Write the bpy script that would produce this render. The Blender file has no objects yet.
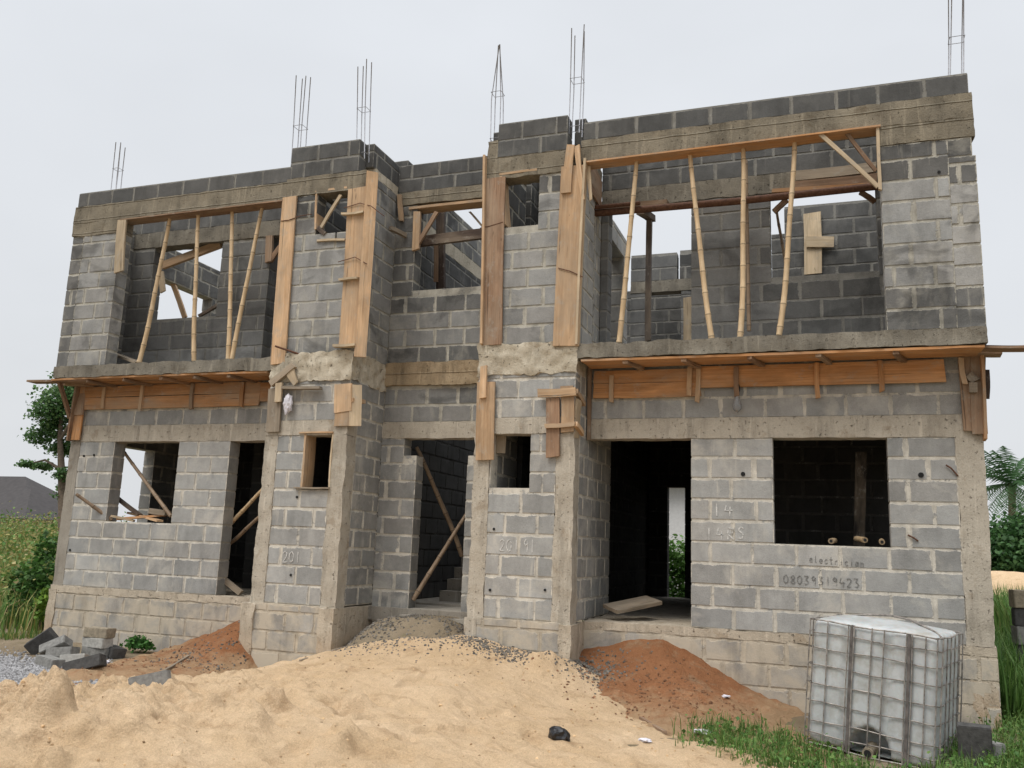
import bpy, math, random
import numpy as np
from mathutils import Vector, Matrix, noise
random.seed(7); RNG = np.random.default_rng(7)
R = math.radians
scene = bpy.context.scene
COL = scene.collection
rnd = random.uniform

# ------------------------------------------------------------------ camera
FPX = 875.157
CAM = np.array([4.9414, -10.7126, 0.8539]); YAW, PIT, ROL = 0.3483, 0.183, 0.038
Fv = np.array([-math.sin(YAW)*math.cos(PIT), math.cos(YAW)*math.cos(PIT), math.sin(PIT)])
Rv = np.array([math.cos(YAW), math.sin(YAW), 0.0]); Uv = np.cross(Rv, Fv)
R2 = Rv*math.cos(ROL)+Uv*math.sin(ROL); U2 = -Rv*math.sin(ROL)+Uv*math.cos(ROL)
cd = bpy.data.cameras.new('camera'); cam = bpy.data.objects.new('camera', cd); COL.objects.link(cam)
cd.sensor_fit = 'HORIZONTAL'; cd.sensor_width = 36; cd.lens = FPX/1024*36
cd.clip_start = 0.05; cd.clip_end = 5000
M3 = Matrix(((R2[0], U2[0], -Fv[0]), (R2[1], U2[1], -Fv[1]), (R2[2], U2[2], -Fv[2])))
cam.matrix_world = Matrix.Translation(Vector(CAM)) @ M3.to_4x4()
scene.camera = cam

def ray(u, v): return Fv + R2*((u-512)/FPX) - U2*((v-384)/FPX)
def at(u, v, y):            # the point seen at (u, v) on the vertical plane y
    d = ray(u, v); return Vector(CAM + (y-CAM[1])/d[1]*d)
def atx(u, v, x):
    d = ray(u, v); return Vector(CAM + (x-CAM[0])/d[0]*d)
def atz(u, v, z):
    d = ray(u, v); return Vector(CAM + (z-CAM[2])/d[2]*d)

# ------------------------------------------------------------------ materials
def nodes(name):
    m = bpy.data.materials.new(name); m.use_nodes = True
    nt = m.node_tree; b = nt.nodes['Principled BSDF']
    return m, nt, b
class G:                     # small node helper
    def __init__(s, nt): s.nt = nt
    def n(s, t, **kw):
        o = s.nt.nodes.new(t)
        for k, v in kw.items():
            if k.startswith('i_'): o.inputs[k[2:]].default_value = v
            else: setattr(o, k, v)
        return o
    def l(s, a, b): s.nt.links.new(a, b)
    def math(s, op, a, b=None, c=None, clamp=False):
        o = s.n('ShaderNodeMath', operation=op, use_clamp=clamp)
        for i, v in enumerate((a, b, c)):
            if v is None: continue
            if isinstance(v, (int, float)): o.inputs[i].default_value = v
            else: s.l(v, o.inputs[i])
        return o.outputs[0]
    def noise(s, vec, scale, detail=4, rough=.6, dist=0):
        o = s.n('ShaderNodeTexNoise'); o.inputs['Scale'].default_value = scale
        o.inputs['Detail'].default_value = detail; o.inputs['Roughness'].default_value = rough
        o.inputs['Distortion'].default_value = dist
        if vec is not None: s.l(vec, o.inputs['Vector'])
        return o.outputs['Fac']
    def map(s, v, a, b, c=0.0, d=1.0, smooth=False):
        o = s.n('ShaderNodeMapRange'); o.clamp = True
        if smooth: o.interpolation_type = 'SMOOTHSTEP'
        s.l(v, o.inputs[0])
        for i, q in enumerate((a, b, c, d)): o.inputs[i+1].default_value = q
        return o.outputs[0]
    def mix(s, fac, a, b, mode='MIX'):
        o = s.n('ShaderNodeMix', data_type='RGBA', blend_type=mode)
        if isinstance(fac, (int, float)): o.inputs[0].default_value = fac
        else: s.l(fac, o.inputs[0])
        for i, v in ((6, a), (7, b)):
            if isinstance(v, (tuple, list)): o.inputs[i].default_value = (*v[:3], 1)
            else: s.l(v, o.inputs[i])
        return o.outputs[2]
    def mul(s, col, fac):
        o = s.n('ShaderNodeVectorMath', operation='SCALE'); s.l(col, o.inputs[0]); s.l(fac, o.inputs['Scale']); return o.outputs[0]
    def scale(s, vec, xyz):
        o = s.n('ShaderNodeVectorMath', operation='MULTIPLY'); s.l(vec, o.inputs[0]); o.inputs[1].default_value = xyz; return o.outputs[0]
    def bump(s, h, strength, dist, bsdf):
        o = s.n('ShaderNodeBump'); o.inputs['Strength'].default_value = strength; o.inputs['Distance'].default_value = dist
        s.l(h, o.inputs['Height']); s.l(o.outputs[0], bsdf.inputs['Normal'])

def mat_block(name, mortar, tint, stain=.5, smear=1.0, damp=.0, wash0=.52):
    m, nt, b = nodes(name); g = G(nt)
    geo = g.n('ShaderNodeNewGeometry').outputs['Position']
    ua = g.n('ShaderNodeUVMap', uv_map='ea').outputs[0]; ub = g.n('ShaderNodeUVMap', uv_map='eb').outputs[0]
    sa = g.n('ShaderNodeSeparateXYZ'); g.l(ua, sa.inputs[0]); sb = g.n('ShaderNodeSeparateXYZ'); g.l(ub, sb.inputs[0])
    d = g.math('MINIMUM', g.math('MINIMUM', sa.outputs[0], sa.outputs[1]), g.math('MINIMUM', sb.outputs[0], sb.outputs[1]))
    n1 = g.noise(geo, 6, 5, .65); n2 = g.noise(geo, 45, 3)
    d2 = g.math('ADD', d, g.math('ADD', g.math('MULTIPLY', g.math('SUBTRACT', n1, .53), .075*smear), g.math('MULTIPLY', g.math('SUBTRACT', n2, .5), .022)))
    isb = g.map(d2, .0028, .0100, 0, 1)
    at_ = g.n('ShaderNodeAttribute', attribute_name='bcol').outputs['Color']
    fine = g.map(g.noise(geo, 160, 3, .7), .25, .75, .80, 1.2)
    mid = g.map(g.noise(geo, 3.1, 6, .7), .3, .7, .78, 1.18)
    bc = g.mul(g.mul(g.mix(1, at_, tint, 'MULTIPLY'), fine), mid)
    pits = g.map(g.noise(geo, 70, 2, .5), .66, .74, 0, .55)
    bc = g.mix(pits, bc, g.mul(bc, g.math('ADD', 0.0, .45)))
    # cement wash smeared over some blocks
    wash = g.map(g.noise(geo, 1.7, 6, .68, .4), wash0, wash0+.16, 0, min(.9, .5*smear))
    bc = g.mix(wash, bc, mortar)
    mc = g.mul(g.mix(g.map(g.noise(geo, 8, 4), .35, .65), [c*.78 for c in mortar], [min(1, c*1.1) for c in mortar]), fine)
    col = g.mix(isb, mc, bc)
    runs = g.map(g.noise(g.scale(geo, (11, 11, .8)), 1.0, 4, .6, .3), .60, .70, 0, 1)
    runs = g.math('MULTIPLY', runs, g.map(g.noise(geo, .9, 3), .48, .62, 0, .55*min(1.6, smear)))
    col = g.mix(runs, col, mortar)
    # dirt runs and damp patches
    st = g.map(g.noise(g.scale(geo, (2.2, 2.2, .55)), 1.3, 5, .65, .3), .50, .72, 1.0, 1.0-stain)
    col = g.mul(col, st)
    if damp:
        dp = g.map(g.noise(g.scale(geo, (1.0, 1.0, 1.7)), 1.15, 4, .6, .8), .54, .64, 1.0, 1-damp)
        col = g.mul(col, dp)
    g.l(col, b.inputs['Base Color']); b.inputs['Roughness'].default_value = .93; b.inputs['Specular IOR Level'].default_value = .2
    h = g.math('ADD', g.math('MULTIPLY', g.map(d2, 0, .012, 0, 1, True), .6), g.math('ADD', g.math('MULTIPLY', n2, .45), g.math('MULTIPLY', g.noise(geo, 170, 2), .22)))
    g.bump(h, .75, .008, b)
    return m

def mat_concrete(name, c0, c1, bump=.6, boards=0, dark=.45, soil=None):
    m, nt, b = nodes(name); g = G(nt)
    geo = g.n('ShaderNodeNewGeometry').outputs['Position']
    a = g.noise(geo, 2.2, 6, .7, .3)
    col = g.mix(g.map(a, .32, .68), c0, c1)
    sp = g.map(g.noise(geo, 120, 3, .7), .25, .75, .78, 1.2)
    col = g.mul(col, sp)
    st = g.map(g.noise(g.scale(geo, (3, 3, .5)), 1.6, 5, .7), .5, .74, 1, 1-dark); col = g.mul(col, st)
    dr = g.map(g.noise(g.scale(geo, (13, 13, .9)), 1.0, 4, .65, .4), .58, .68, 0, .6); col = g.mix(dr, col, [min(1, c*1.25) for c in c1])
    br = g.map(g.noise(geo, 4.3, 5, .7, .6), .58, .68, 0, .45); col = g.mix(br, col, [c0[0]*.62, c0[1]*.52, c0[2]*.42])
    hol = g.map(g.noise(geo, 26, 4, .7), .62, .70, 0, 1)
    col = g.mix(g.math('MULTIPLY', hol, .75), col, [c*.25 for c in c0])
    hon = g.noise(geo, 48, 4, .65)
    if soil:
        sep = g.n('ShaderNodeSeparateXYZ'); g.l(geo, sep.inputs[0])
        zz = g.math('ADD', sep.outputs[2], g.math('MULTIPLY', g.math('SUBTRACT', g.noise(geo, 4, 5), .5), .5))
        col = g.mix(g.map(zz, -.72, -.30, .6, 0), col, soil)
    g.l(col, b.inputs['Base Color']); b.inputs['Roughness'].default_value = .95; b.inputs['Specular IOR Level'].default_value = .15
    h = g.math('ADD', g.math('MULTIPLY', hon, .7), g.math('MULTIPLY', hol, -.8))
    if boards:
        sep = g.n('ShaderNodeSeparateXYZ'); g.l(geo, sep.inputs[0])
        w = g.math('PINGPONG', g.math('ADD', sep.outputs[2], g.math('MULTIPLY', a, .03)), boards)
        h = g.math('ADD', h, g.math('MULTIPLY', g.map(w, 0, .012, 1, 0), 1.2))
    g.bump(h, bump, .012, b)
    return m

def mat_wood(name, c0, c1, rough=.8):
    m, nt, b = nodes(name); g = G(nt)
    uv = g.n('ShaderNodeUVMap', uv_map='grain').outputs[0]
    oi = g.n('ShaderNodeObjectInfo').outputs['Random']
    off = g.n('ShaderNodeVectorMath', operation='ADD'); g.l(uv, off.inputs[0]); 
    cmb = g.n('ShaderNodeCombineXYZ'); g.l(g.math('MULTIPLY', oi, 37.0), cmb.inputs[0]); g.l(g.math('MULTIPLY', oi, 11.0), cmb.inputs[2]); g.l(cmb.outputs[0], off.inputs[1])
    gr = g.noise(g.scale(off.outputs[0], (1.3, 42, 1)), 1.0, 5, .6, .6)
    bl = g.noise(g.scale(off.outputs[0], (2.2, 6, 1)), 1.0, 4, .6, .4)
    col = g.mix(g.map(gr, .3, .7), c0, c1)
    col = g.mul(col, g.map(bl, .3, .75, 1.12, .66))
    kn = g.map(g.noise(g.scale(off.outputs[0], (5, 14, 1)), 1.0, 2, .4), .72, .79, 1, .4)
    col = g.mul(col, kn)
    col = g.mix(g.map(g.noise(g.scale(off.outputs[0], (.9, 3, 1)), 1.0, 4, .6), .42, .68, 0, .6), col, (.34, .27, .195)); col = g.mul(col, g.map(oi, 0, 1, .78, 1.2))
    spl = g.map(g.noise(g.scale(off.outputs[0], (.9, 60, 1)), 1.0, 3, .5), .66, .70, 1, .3); col = g.mul(col, spl)
    # cement splashes
    sp = g.map(g.noise(g.scale(off.outputs[0], (6, 9, 1)), 1.0, 6, .75), .55, .68, 0, .5)
    col = g.mix(sp, col, (.36, .33, .28))
    g.l(col, b.inputs['Base Color']); b.inputs['Roughness'].default_value = rough; b.inputs['Specular IOR Level'].default_value = .2
    g.bump(g.math('ADD', gr, bl), .45, .004, b)
    return m

def mat_bamboo(name, c0, c1):
    m, nt, b = nodes(name); g = G(nt)
    uv = g.n('ShaderNodeUVMap', uv_map='grain').outputs[0]
    oi = g.n('ShaderNodeObjectInfo').outputs['Random']
    sep = g.n('ShaderNodeSeparateXYZ'); g.l(uv, sep.inputs[0])
    geo = g.n('ShaderNodeNewGeometry').outputs['Position']
    col = g.mix(g.map(g.noise(geo, 5, 5, .65), .3, .7), c0, c1)
    ring = g.math('PINGPONG', sep.outputs[0], .5)
    col = g.mul(col, g.map(ring, 0, .045, .42, 1.0, True))
    col = g.mul(col, g.map(g.noise(g.scale(geo, (30, 30, 3)), 1, 3), .3, .7, .8, 1.15))
    g.l(col, b.inputs['Base Color']); b.inputs['Roughness'].default_value = .6
    return m

def mat_plain(name, col, rough=.7, metal=0., var=.25, scale=12, bump=0., spec=.3):
    m, nt, b = nodes(name); g = G(nt)
    geo = g.n('ShaderNodeNewGeometry').outputs['Position']
    n = g.noise(geo, scale, 5, .65)
    g.l(g.mul(g.mix(0.0, col, col), g.map(n, .3, .7, 1-var, 1+var)), b.inputs['Base Color'])
    b.inputs['Roughness'].default_value = rough; b.inputs['Metallic'].default_value = metal; b.inputs['Specular IOR Level'].default_value = spec
    if bump: g.bump(n, bump, .01, b)
    return m

def mat_leaf(name, trans=.35):
    m, nt, b = nodes(name); g = G(nt)
    c = g.n('ShaderNodeAttribute', attribute_name='lcol').outputs['Color']
    g.l(c, b.inputs['Base Color']); b.inputs['Roughness'].default_value = .55; b.inputs['Specular IOR Level'].default_value = .25
    t = g.n('ShaderNodeBsdfTranslucent'); g.l(c, t.inputs[0])
    mx = g.n('ShaderNodeMixShader'); mx.inputs[0].default_value = trans
    g.l(b.outputs[0], mx.inputs[1]); g.l(t.outputs[0], mx.inputs[2]); g.l(mx.outputs[0], nt.nodes['Material Output'].inputs[0])
    return m

def mat_soil(name, c0, c1, c2=None, scale=1.2, bump=.8, speck=None, mixin=None):
    m, nt, b = nodes(name); g = G(nt)
    geo = g.n('ShaderNodeNewGeometry').outputs['Position']
    a = g.noise(geo, scale, 7, .68, .2)
    col = g.mix(g.map(a, .34, .66), c0, c1)
    if c2: col = g.mix(g.map(g.noise(geo, scale*2.7, 6, .7, .5), .55, .72), col, c2)
    col = g.mul(col, g.map(g.noise(geo, 95, 4, .75), .25, .75, .74, 1.24))
    if speck:
        v = g.map(g.noise(geo, 38, 3, .6), .66, .72, 0, .8); col = g.mix(v, col, speck)
    g.l(col, b.inputs['Base Color']); b.inputs['Roughness'].default_value = .97; b.inputs['Specular IOR Level'].default_value = .1
    if mixin:                                   # soil trodden into the sand around its foot
        sz_ = g.n('ShaderNodeSeparateXYZ'); g.l(geo, sz_.inputs[0])
        zz = g.math('ADD', sz_.outputs[2], g.math('MULTIPLY', g.math('SUBTRACT', g.noise(geo, 5, 6, .7), .5), .55))
        col2 = g.mix(g.map(zz, -.80, -.60, .8, 0), col, mixin); nt.links.new(col2, b.inputs['Base Color'])
    h = g.math('ADD', g.math('MULTIPLY', g.noise(geo, 11, 7, .75, .3), 1.7), g.math('MULTIPLY', g.noise(geo, 60, 4, .7), .45))
    g.bump(h, bump, .030, b)
    return m

MT = {}
MT['block'] = mat_block('lower_blockwork', (.57, .53, .455), (.985, .968, .915), .22, 1.1)
MT['block_up'] = mat_block('upper_blockwork', (.42, .395, .335), (.985, .968, .92), .28, .95, .38)
MT['block_new'] = mat_block('new_blockwork', (.23, .22, .195), (.985, .972, .93), .35, .6)
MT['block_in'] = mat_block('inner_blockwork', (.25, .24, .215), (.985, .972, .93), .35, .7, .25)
MT['block_gf_shade'] = mat_block('ground_floor_shaded_blockwork', (.085, .082, .076), (.985, .972, .93), .35, .6)  # blocks and mortar darkened: the shade of the rooms put into the colour
MT['block_base'] = mat_block('foundation_blockwork', (.50, .435, .34), (1., .94, .84), .38, 2.0, 0, .42)
MT['conc'] = mat_concrete('cast_concrete', (.38, .335, .27), (.49, .44, .36), .9)
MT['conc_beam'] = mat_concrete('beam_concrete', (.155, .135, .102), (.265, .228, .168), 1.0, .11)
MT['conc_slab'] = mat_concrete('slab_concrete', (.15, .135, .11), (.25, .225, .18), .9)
MT['conc_rough'] = mat_concrete('rough_concrete', (.42, .365, .275), (.56, .50, .395), 1.2)
MT['conc_tan'] = mat_concrete('tan_concrete', (.27, .20, .125), (.40, .31, .20), 1.1, .09, .55)
MT['conc_base'] = mat_concrete('plinth_concrete', (.43, .365, .28), (.54, .47, .37), 1.1, 0, .4, (.42, .29, .18))
MT['conc_floor'] = mat_concrete('floor_concrete', (.26, .23, .19), (.34, .31, .26), .5)
MT['wood'] = mat_wood('fresh_timber', (.46, .285, .155), (.62, .43, .265))
MT['wood_pale'] = mat_wood('pale_timber', (.47, .36, .23), (.60, .48, .33))
MT['wood_brown'] = mat_wood('weathered_timber', (.20, .12, .075), (.33, .21, .13))
MT['wood_grey'] = mat_wood('grey_timber', (.22, .18, .135), (.34, .28, .21))
MT['wood_dark'] = mat_wood('dark_timber', (.055, .038, .03), (.10, .07, .055))
MT['ply'] = mat_wood('formwork_timber', (.37, .175, .07), (.53, .28, .125))
MT['gap_black'] = mat_wood('dark_gap_strip', (.012, .011, .011), (.02, .018, .017))  # near black for the strip that stands in for a gap
MT['bamboo'] = mat_bamboo('bamboo_cane', (.50, .35, .19), (.63, .47, .29))
MT['wood_steel'] = mat_wood('stained_timber', (.10, .085, .078), (.16, .135, .12))
MT['stick'] = mat_bamboo('weathered_cane', (.20, .135, .085), (.33, .235, .15))
MT['steel'] = mat_plain('rebar_steel', (.33, .33, .35), .6, .2, .3, 30)
MT['rust'] = mat_plain('rusty_steel', (.13, .065, .04), .75, .3, .4, 30)
MT['hole'] = mat_plain('hole_black', (.012, .012, .012), .8, 0, .2)  # flat black for the dark inside holes, and for the bulb holder
MT['chalk'] = mat_plain('chalk', (.60, .59, .56), 1, 0, .3, 90)
MT['marker'] = mat_plain('marker', (.19, .185, .175), 1, 0, .3, 60)
MT['leaf'] = mat_leaf('leaf')
MT['bark'] = mat_plain('bark', (.12, .09, .065), .9, 0, .4, 14, .6)
MT['sand'] = mat_soil('sand_soil', (.56, .395, .235), (.67, .495, .32), (.42, .28, .16), 1.0, 1.0)
MT['laterite'] = mat_soil('laterite_soil', (.27, .115, .052), (.37, .175, .085), (.34, .23, .14), 1.3, 1.2, (.2, .15, .11), mixin=(.46, .32, .19))
MT['ground'] = mat_soil('ground_soil', (.20, .155, .10), (.30, .24, .165), (.12, .115, .05), .8, .9, (.16, .15, .13))

# ------------------------------------------------------------------ scene helpers
def link(o, parent=None):
    COL.objects.link(o)
    if parent is not None: o.parent = parent
    return o
def mesh_obj(name, verts, faces, mat, parent=None, smooth=False, loc=None, angle=None):
    me = bpy.data.meshes.new(name)
    if loc is None and parent is None and len(verts):
        v = np.asarray(verts, float); loc = Vector((v[:, 0].mean(), v[:, 1].mean(), v[:, 2].min()))
    if parent is not None: loc = parent.location if loc is None else loc
    v = np.asarray(verts, float) - np.array(loc)
    me.from_pydata(v.tolist(), [], [list(map(int, f)) for f in faces]); me.update()
    if mat is not None: me.materials.append(mat)
    if smooth:
        me.shade_smooth()
        if angle: me.set_sharp_from_angle(angle=R(angle))
    o = bpy.data.objects.new(name, me); 
    link(o, parent)
    if parent is None: o.location = loc
    return o
def empty(name, loc):
    o = bpy.data.objects.new(name, None); o.location = loc; o.empty_display_size = .2; return link(o)
def tag(o, label=None, cat=None, group=None, kind=None):
    if label: o['label'] = label
    if cat: o['category'] = cat
    if group: o['group'] = group
    if kind: o['kind'] = kind
    return o
BOXF = [(0, 3, 2, 1), (4, 5, 6, 7), (0, 1, 5, 4), (1, 2, 6, 5), (2, 3, 7, 6), (3, 0, 4, 7)]
def boxv(x0, x1, y0, y1, z0, z1):
    return [(x0, y0, z0), (x1, y0, z0), (x1, y1, z0), (x0, y1, z0), (x0, y0, z1), (x1, y0, z1), (x1, y1, z1), (x0, y1, z1)]

HOUSE = empty('unfinished_house', (0, 0, -.8))
tag(HOUSE, 'unfinished two storey grey block house without a roof, wrapped in timber formwork', 'house')

# ------------------------------------------------------------------ block walls
def wall(name, axis, s0, s1, f0, f1, z0, z1, ops=(), tone=.26, mat='block', phase=0., parent=HOUSE, var=.021, zoff=0., label=None, course=.25):
    V, Fc, UA, UB, C = [], [], [], [], []
    def put(a, b, lo, hi, g0, g1, col, blockface):
        base = len(V)
        if axis == 'x': V.extend(boxv(a, b, g0, g1, lo, hi))
        else: V.extend(boxv(g0, g1, a, b, lo, hi))
        for f in BOXF:
            Fc.append([base+i for i in f])
            P = [V[base+i] for i in f]
            ax = [i for i in range(3) if max(p[i] for p in P)-min(p[i] for p in P) > 1e-6]
            for p in P:
                if blockface and len(ax) == 2:
                    i, j = ax
                    li, hi_ = min(q[i] for q in P), max(q[i] for q in P); lj, hj = min(q[j] for q in P), max(q[j] for q in P)
                    UA.append((p[i]-li, p[j]-lj)); UB.append((hi_-p[i], hj-p[j]))
                else:
                    UA.append((0, 0)); UB.append((0, 0))
                C.append(col)
    e = .005
    xs = sorted({s0+e, s1-e, *[min(max(o[0]-e, s0+e), s1-e) for o in ops], *[min(max(o[1]+e, s0+e), s1-e) for o in ops]})
    zs = sorted({z0, z1, *[min(max(o[2]-e, z0), z1) for o in ops], *[min(max(o[3]+e, z0), z1) for o in ops]})
    for j in range(len(zs)-1):
        zm = (zs[j]+zs[j+1])/2; run = None
        for i in range(len(xs)-1):
            xm = (xs[i]+xs[i+1])/2
            free = not any(o[0]-e <= xm <= o[1]+e and o[2]-e <= zm <= o[3]+e for o in ops)
            if free: run = [xs[i], xs[i+1]] if run is None else [run[0], xs[i+1]]
            if run and (not free or i == len(xs)-2):
                put(run[0], run[1], zs[j], zs[j+1], f0+.004, f1-.004, (.3, .3, .3, 1), False); run = None
    n = int(math.ceil((z1-z0-.03)/course))
    for i in range(n):
        lo = z0+i*course+.009+rnd(-.004, .004); hi = min(z0+i*course+course-.017+rnd(-.004, .004), z1-.004)
        if hi-lo < .05: continue
        zm = (lo+hi)/2; iv = [(s0, s1)]
        for o in ops:
            if o[2] < zm < o[3]:
                nv = []
                for a, b in iv:
                    if o[1] <= a or o[0] >= b: nv.append((a, b)); continue
                    if o[0] > a: nv.append((a, o[0]))
                    if o[1] < b: nv.append((o[1], b))
                iv = nv
        for a, b in iv:
            cuts = [a]; k = math.floor((a-phase)/.475)-1
            while True:
                s = phase+(i % 2)*.2375+k*.475+rnd(-.03, .03); k += 1
                if s > b-.09: break
                if s > a+.09: cuts.append(s)
            cuts.append(b)
            for q in range(len(cuts)-1):
                p0 = cuts[q]+(0 if q == 0 else rnd(.009, .024)); p1 = cuts[q+1]-(0 if q == len(cuts)-2 else rnd(.009, .024))
                if p1-p0 < .03: continue
                t = tone(p0, zm) if callable(tone) else tone
                t = max(.02, t*(1+random.gauss(0, var*3.2)))
                h = rnd(-.015, .015)
                put(p0, p1, lo, hi, f0-rnd(0, .004), f1+rnd(0, .004), (t*(1+h), t, t*(1-h*.8), 1), True)
    o = mesh_obj(name, V, Fc, MT[mat], parent)
    me = o.data
    ua = me.uv_layers.new(name='ea'); ub = me.uv_layers.new(name='eb'); ca = me.color_attributes.new('bcol', 'FLOAT_COLOR', 'CORNER')
    ua.data.foreach_set('uv', np.array(UA, np.float32).ravel()); ub.data.foreach_set('uv', np.array(UB, np.float32).ravel())
    ca.data.foreach_set('color', np.array(C, np.float32).ravel())
    if label: o['label'] = label
    return o

def conc(name, x0, x1, y0, y1, z0, z1, mat='conc', amp=.008, seg=.07, freq=5., parent=HOUSE, label=None, amp2=0.):
    """a cast concrete member with slightly uneven faces and arrises"""
    idx = {}; V = []; Fc = []
    L = (x1-x0, y1-y0, z1-z0); N = [max(1, int(round(l/seg))) for l in L]
    def vert(i, j, k):
        key = (i, j, k)
        if key not in idx:
            p = Vector((x0+L[0]*i/N[0], y0+L[1]*j/N[1], z0+L[2]*k/N[2]))
            d = noise.noise_vector(p*freq)*amp + noise.noise_vector(p*freq*3.7)*amp*.6
            if amp2: d += noise.noise_vector(p*2.3)*amp2
            idx[key] = len(V); V.append(p+d)
        return idx[key]
    for a in range(3):
        b, c = (a+1) % 3, (a+2) % 3
        for side in (0, N[a]):
            for i in range(N[b]):
                for j in range(N[c]):
                    q = []
                    for di, dj in ((0, 0), (1, 0), (1, 1), (0, 1)):
                        t = [0, 0, 0]; t[a] = side; t[b] = i+di; t[c] = j+dj; q.append(vert(*t))
                    Fc.append(q if side else q[::-1])
    o = mesh_obj(name, V, Fc, MT[mat], parent, True, angle=50)
    if label: o['label'] = label
    return o

# plan dimensions (m); the ground slab top is z = 0
T = .225
AR, BR, AL, BL, WR, WL, WU = .79, 2.09, 1.04, 2.33, 6.57, 6.38, 6.30
YP, YE, YB, YK = -.56, .40, .50, 6.80            # piers / entrance wall / balcony back wall / rear wall
ZL = 2.225; ZF = 3.29
tl = lambda s, z: .335+.03*math.sin(s*1.7+z)
# --- ground storey, bays
wall('block_wall', 'x', BR, WR-.27, 0, T, 0, ZL, [(BR-.1, 3.40, -.1, ZL+.1), (4.35, 5.60, 1.0, ZL+.1)], tl, 'block', 3.42)
wall('block_wall', 'x', -WL+.2, -BL, 0, T, 0, ZL, [(-3.33, -BL+.1, -.1, ZL+.1), (-5.49, -4.255, 1.0, ZL+.1)], tl, 'block', -3.4)
conc('concrete_column', WR-.272, WR, -.012, T+.01, 0, ZL+.25, 'conc', .012, .05, 6, amp2=.01)
conc('concrete_column', -WL, -WL+.202, -.006, T+.01, 0, ZL+.25, 'conc_floor')
conc('lintel', BR+.002, WR-.27, -.012, T+.012, ZL, ZL+.25, 'conc', .007)
conc('lintel', -WL+.2, -BL-.002, -.012, T+.012, ZL, ZL+.25, 'conc', .007)
wall('block_wall', 'x', BR, WR-.002, 0, T, ZL+.25, 3.15, (), .33, 'block', 3.3)
wall('block_wall', 'x', -WL+.002, -BL, 0, T, ZL+.25, 3.15, (), .32, 'block', -3.3)
# --- piers, ground storey
for s, a, b in ((1, AR, BR), (-1, -BL, -AL)):
    c0, c1 = a+.21, b-.23
    wx = (1.02, 1.53) if s > 0 else (-1.70, -1.24)
    wz = (1.56, ZL+.05) if s > 0 else (1.50, ZL+.05)
    wall('block_wall', 'x', c0, c1, YP, YP+T, 0, ZL, [(wx[0], wx[1], wz[0], wz[1])], tl, 'block', c0+.2)
    conc('concrete_column', a, c0, YP-.012, YP+T, -.06, ZL, 'conc', .014, .05, 6, amp2=.014)
    conc('concrete_column', c1, b, YP-.012, YP+T, -.06, ZL, 'conc', .014, .05, 6, amp2=.014)
    conc('lintel', a, b, YP-.014, YP+T+.01, ZL, ZL+.2, 'conc', .009)
    wall('block_wall', 'x', a+.01, b-.01, YP, YP+T, ZL+.2, 3.0, (), .32, 'block', a+.3)
    conc('slab_band', a-.006, b+.008, YP-.02, YE-.004, 2.97, 3.37, 'conc_rough', .028, .035, 8, amp2=.03)
# pier side walls run on into the house
wall('block_wall', 'y', YP+T+.002, 1.32, BR-T, BR, 0, 3.0, (), .30, 'block', .1)
wall('block_wall', 'y', YP+T+.002, YE, AR, AR+T, 0, 3.0, (), .27, 'block', .1)
wall('block_wall', 'y', YP+T+.002, YE, -AL-T, -AL, 0, 3.0, (), .28, 'block', .0)
wall('block_wall', 'y', YP+T+.002, 3.4, -BL, -BL+T, 0, 3.0, (), .10, 'block_gf_shade', .1)
# --- entrance wall
wall('block_wall', 'x', -AL+.003, AR-.003, YE, YE+T, -.05, 2.3, [(-.68, .75, 2.06, 2.4), (-.475, .30, -.2, 2.1)], .28, 'block', -.93)
conc('lintel', -AL+.004, AR-.004, YE-.012, YE+T+.01, 2.3, 2.53, 'conc', .01)
wall('block_wall', 'x', -AL+.003, AR-.003, YE, YE+T, 2.53, 3.06, (), lambda s, z: .24 if random.random() < .6 else .14, 'block_up', -.6)
conc('ring_beam', -AL+.004, AR-.004, YE-.05, YE+T, 3.06, 3.39, 'conc_tan', .020, .05, 6, amp2=.02, label='tan rough concrete beam above the entrance')
# --- foundation and floor
wall('foundation_wall', 'x', BR, WR+.01, -.018, T, -1.1, -.10, (), .34, 'block_base', 3.3)
wall('foundation_wall', 'x', -WL-.02, -BL, -.018, T, -1.1, -.10, (), .34, 'block_base', -3.3)
conc('plinth_edge', BR+.012, WR+.01, -.022, 1.2, -.10, -.002, 'conc_base', .014, .06, 5)
conc('plinth_edge', -WL-.01, -BL-.012, -.022, 1.2, -.10, -.002, 'conc_base', .014, .06, 5)
conc('plinth_corner', WR-.25, WR+.004, -.02, .3, -1.1, -.06, 'conc_base', .016)
conc('plinth_corner', -WL-.03, -WL+.12, -.035, .3, -1.1, -.06, 'conc_base', .016)
wall('foundation_wall', 'x', -BL+.1, -AL-.1, YP-.05, YP+T, -1.1, -.004, (), .34, 'block_base', -2.)
conc('plinth_corner', -BL-.09, -BL+.11, YP-.075, YE, -1.1, -.02, 'conc_base', .02)
conc('plinth_corner', -AL-.2, -AL+.02, YP-.075, YE, -1.1, -.02, 'conc_base', .02)
wall('foundation_wall', 'x', AR+.1, BR-.1, YP-.02, YP+T, -1.1, -.004, (), .34, 'block_base', 1.)
conc('plinth_corner', AR-.02, AR+.13, YP-.03, YE, -1.1, -.02, 'conc', .016)
conc('plinth_corner', BR-.13, BR+.02, YP-.04, -.02, -1.1, -.02, 'conc_base', .016)
conc('ground_slab', -WL, WR, 1.2, YK, -.10, -.004, 'conc_floor', .004, .5)
conc('ground_slab', -AL, AR, YE-.1, 1.2, -.2, -.03, 'conc_floor', .01, .12)
wall('foundation_wall', 'y', T, YK+T, WR-T, WR+.03, -1.1, -.12, (), .28, 'block_base')
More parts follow.
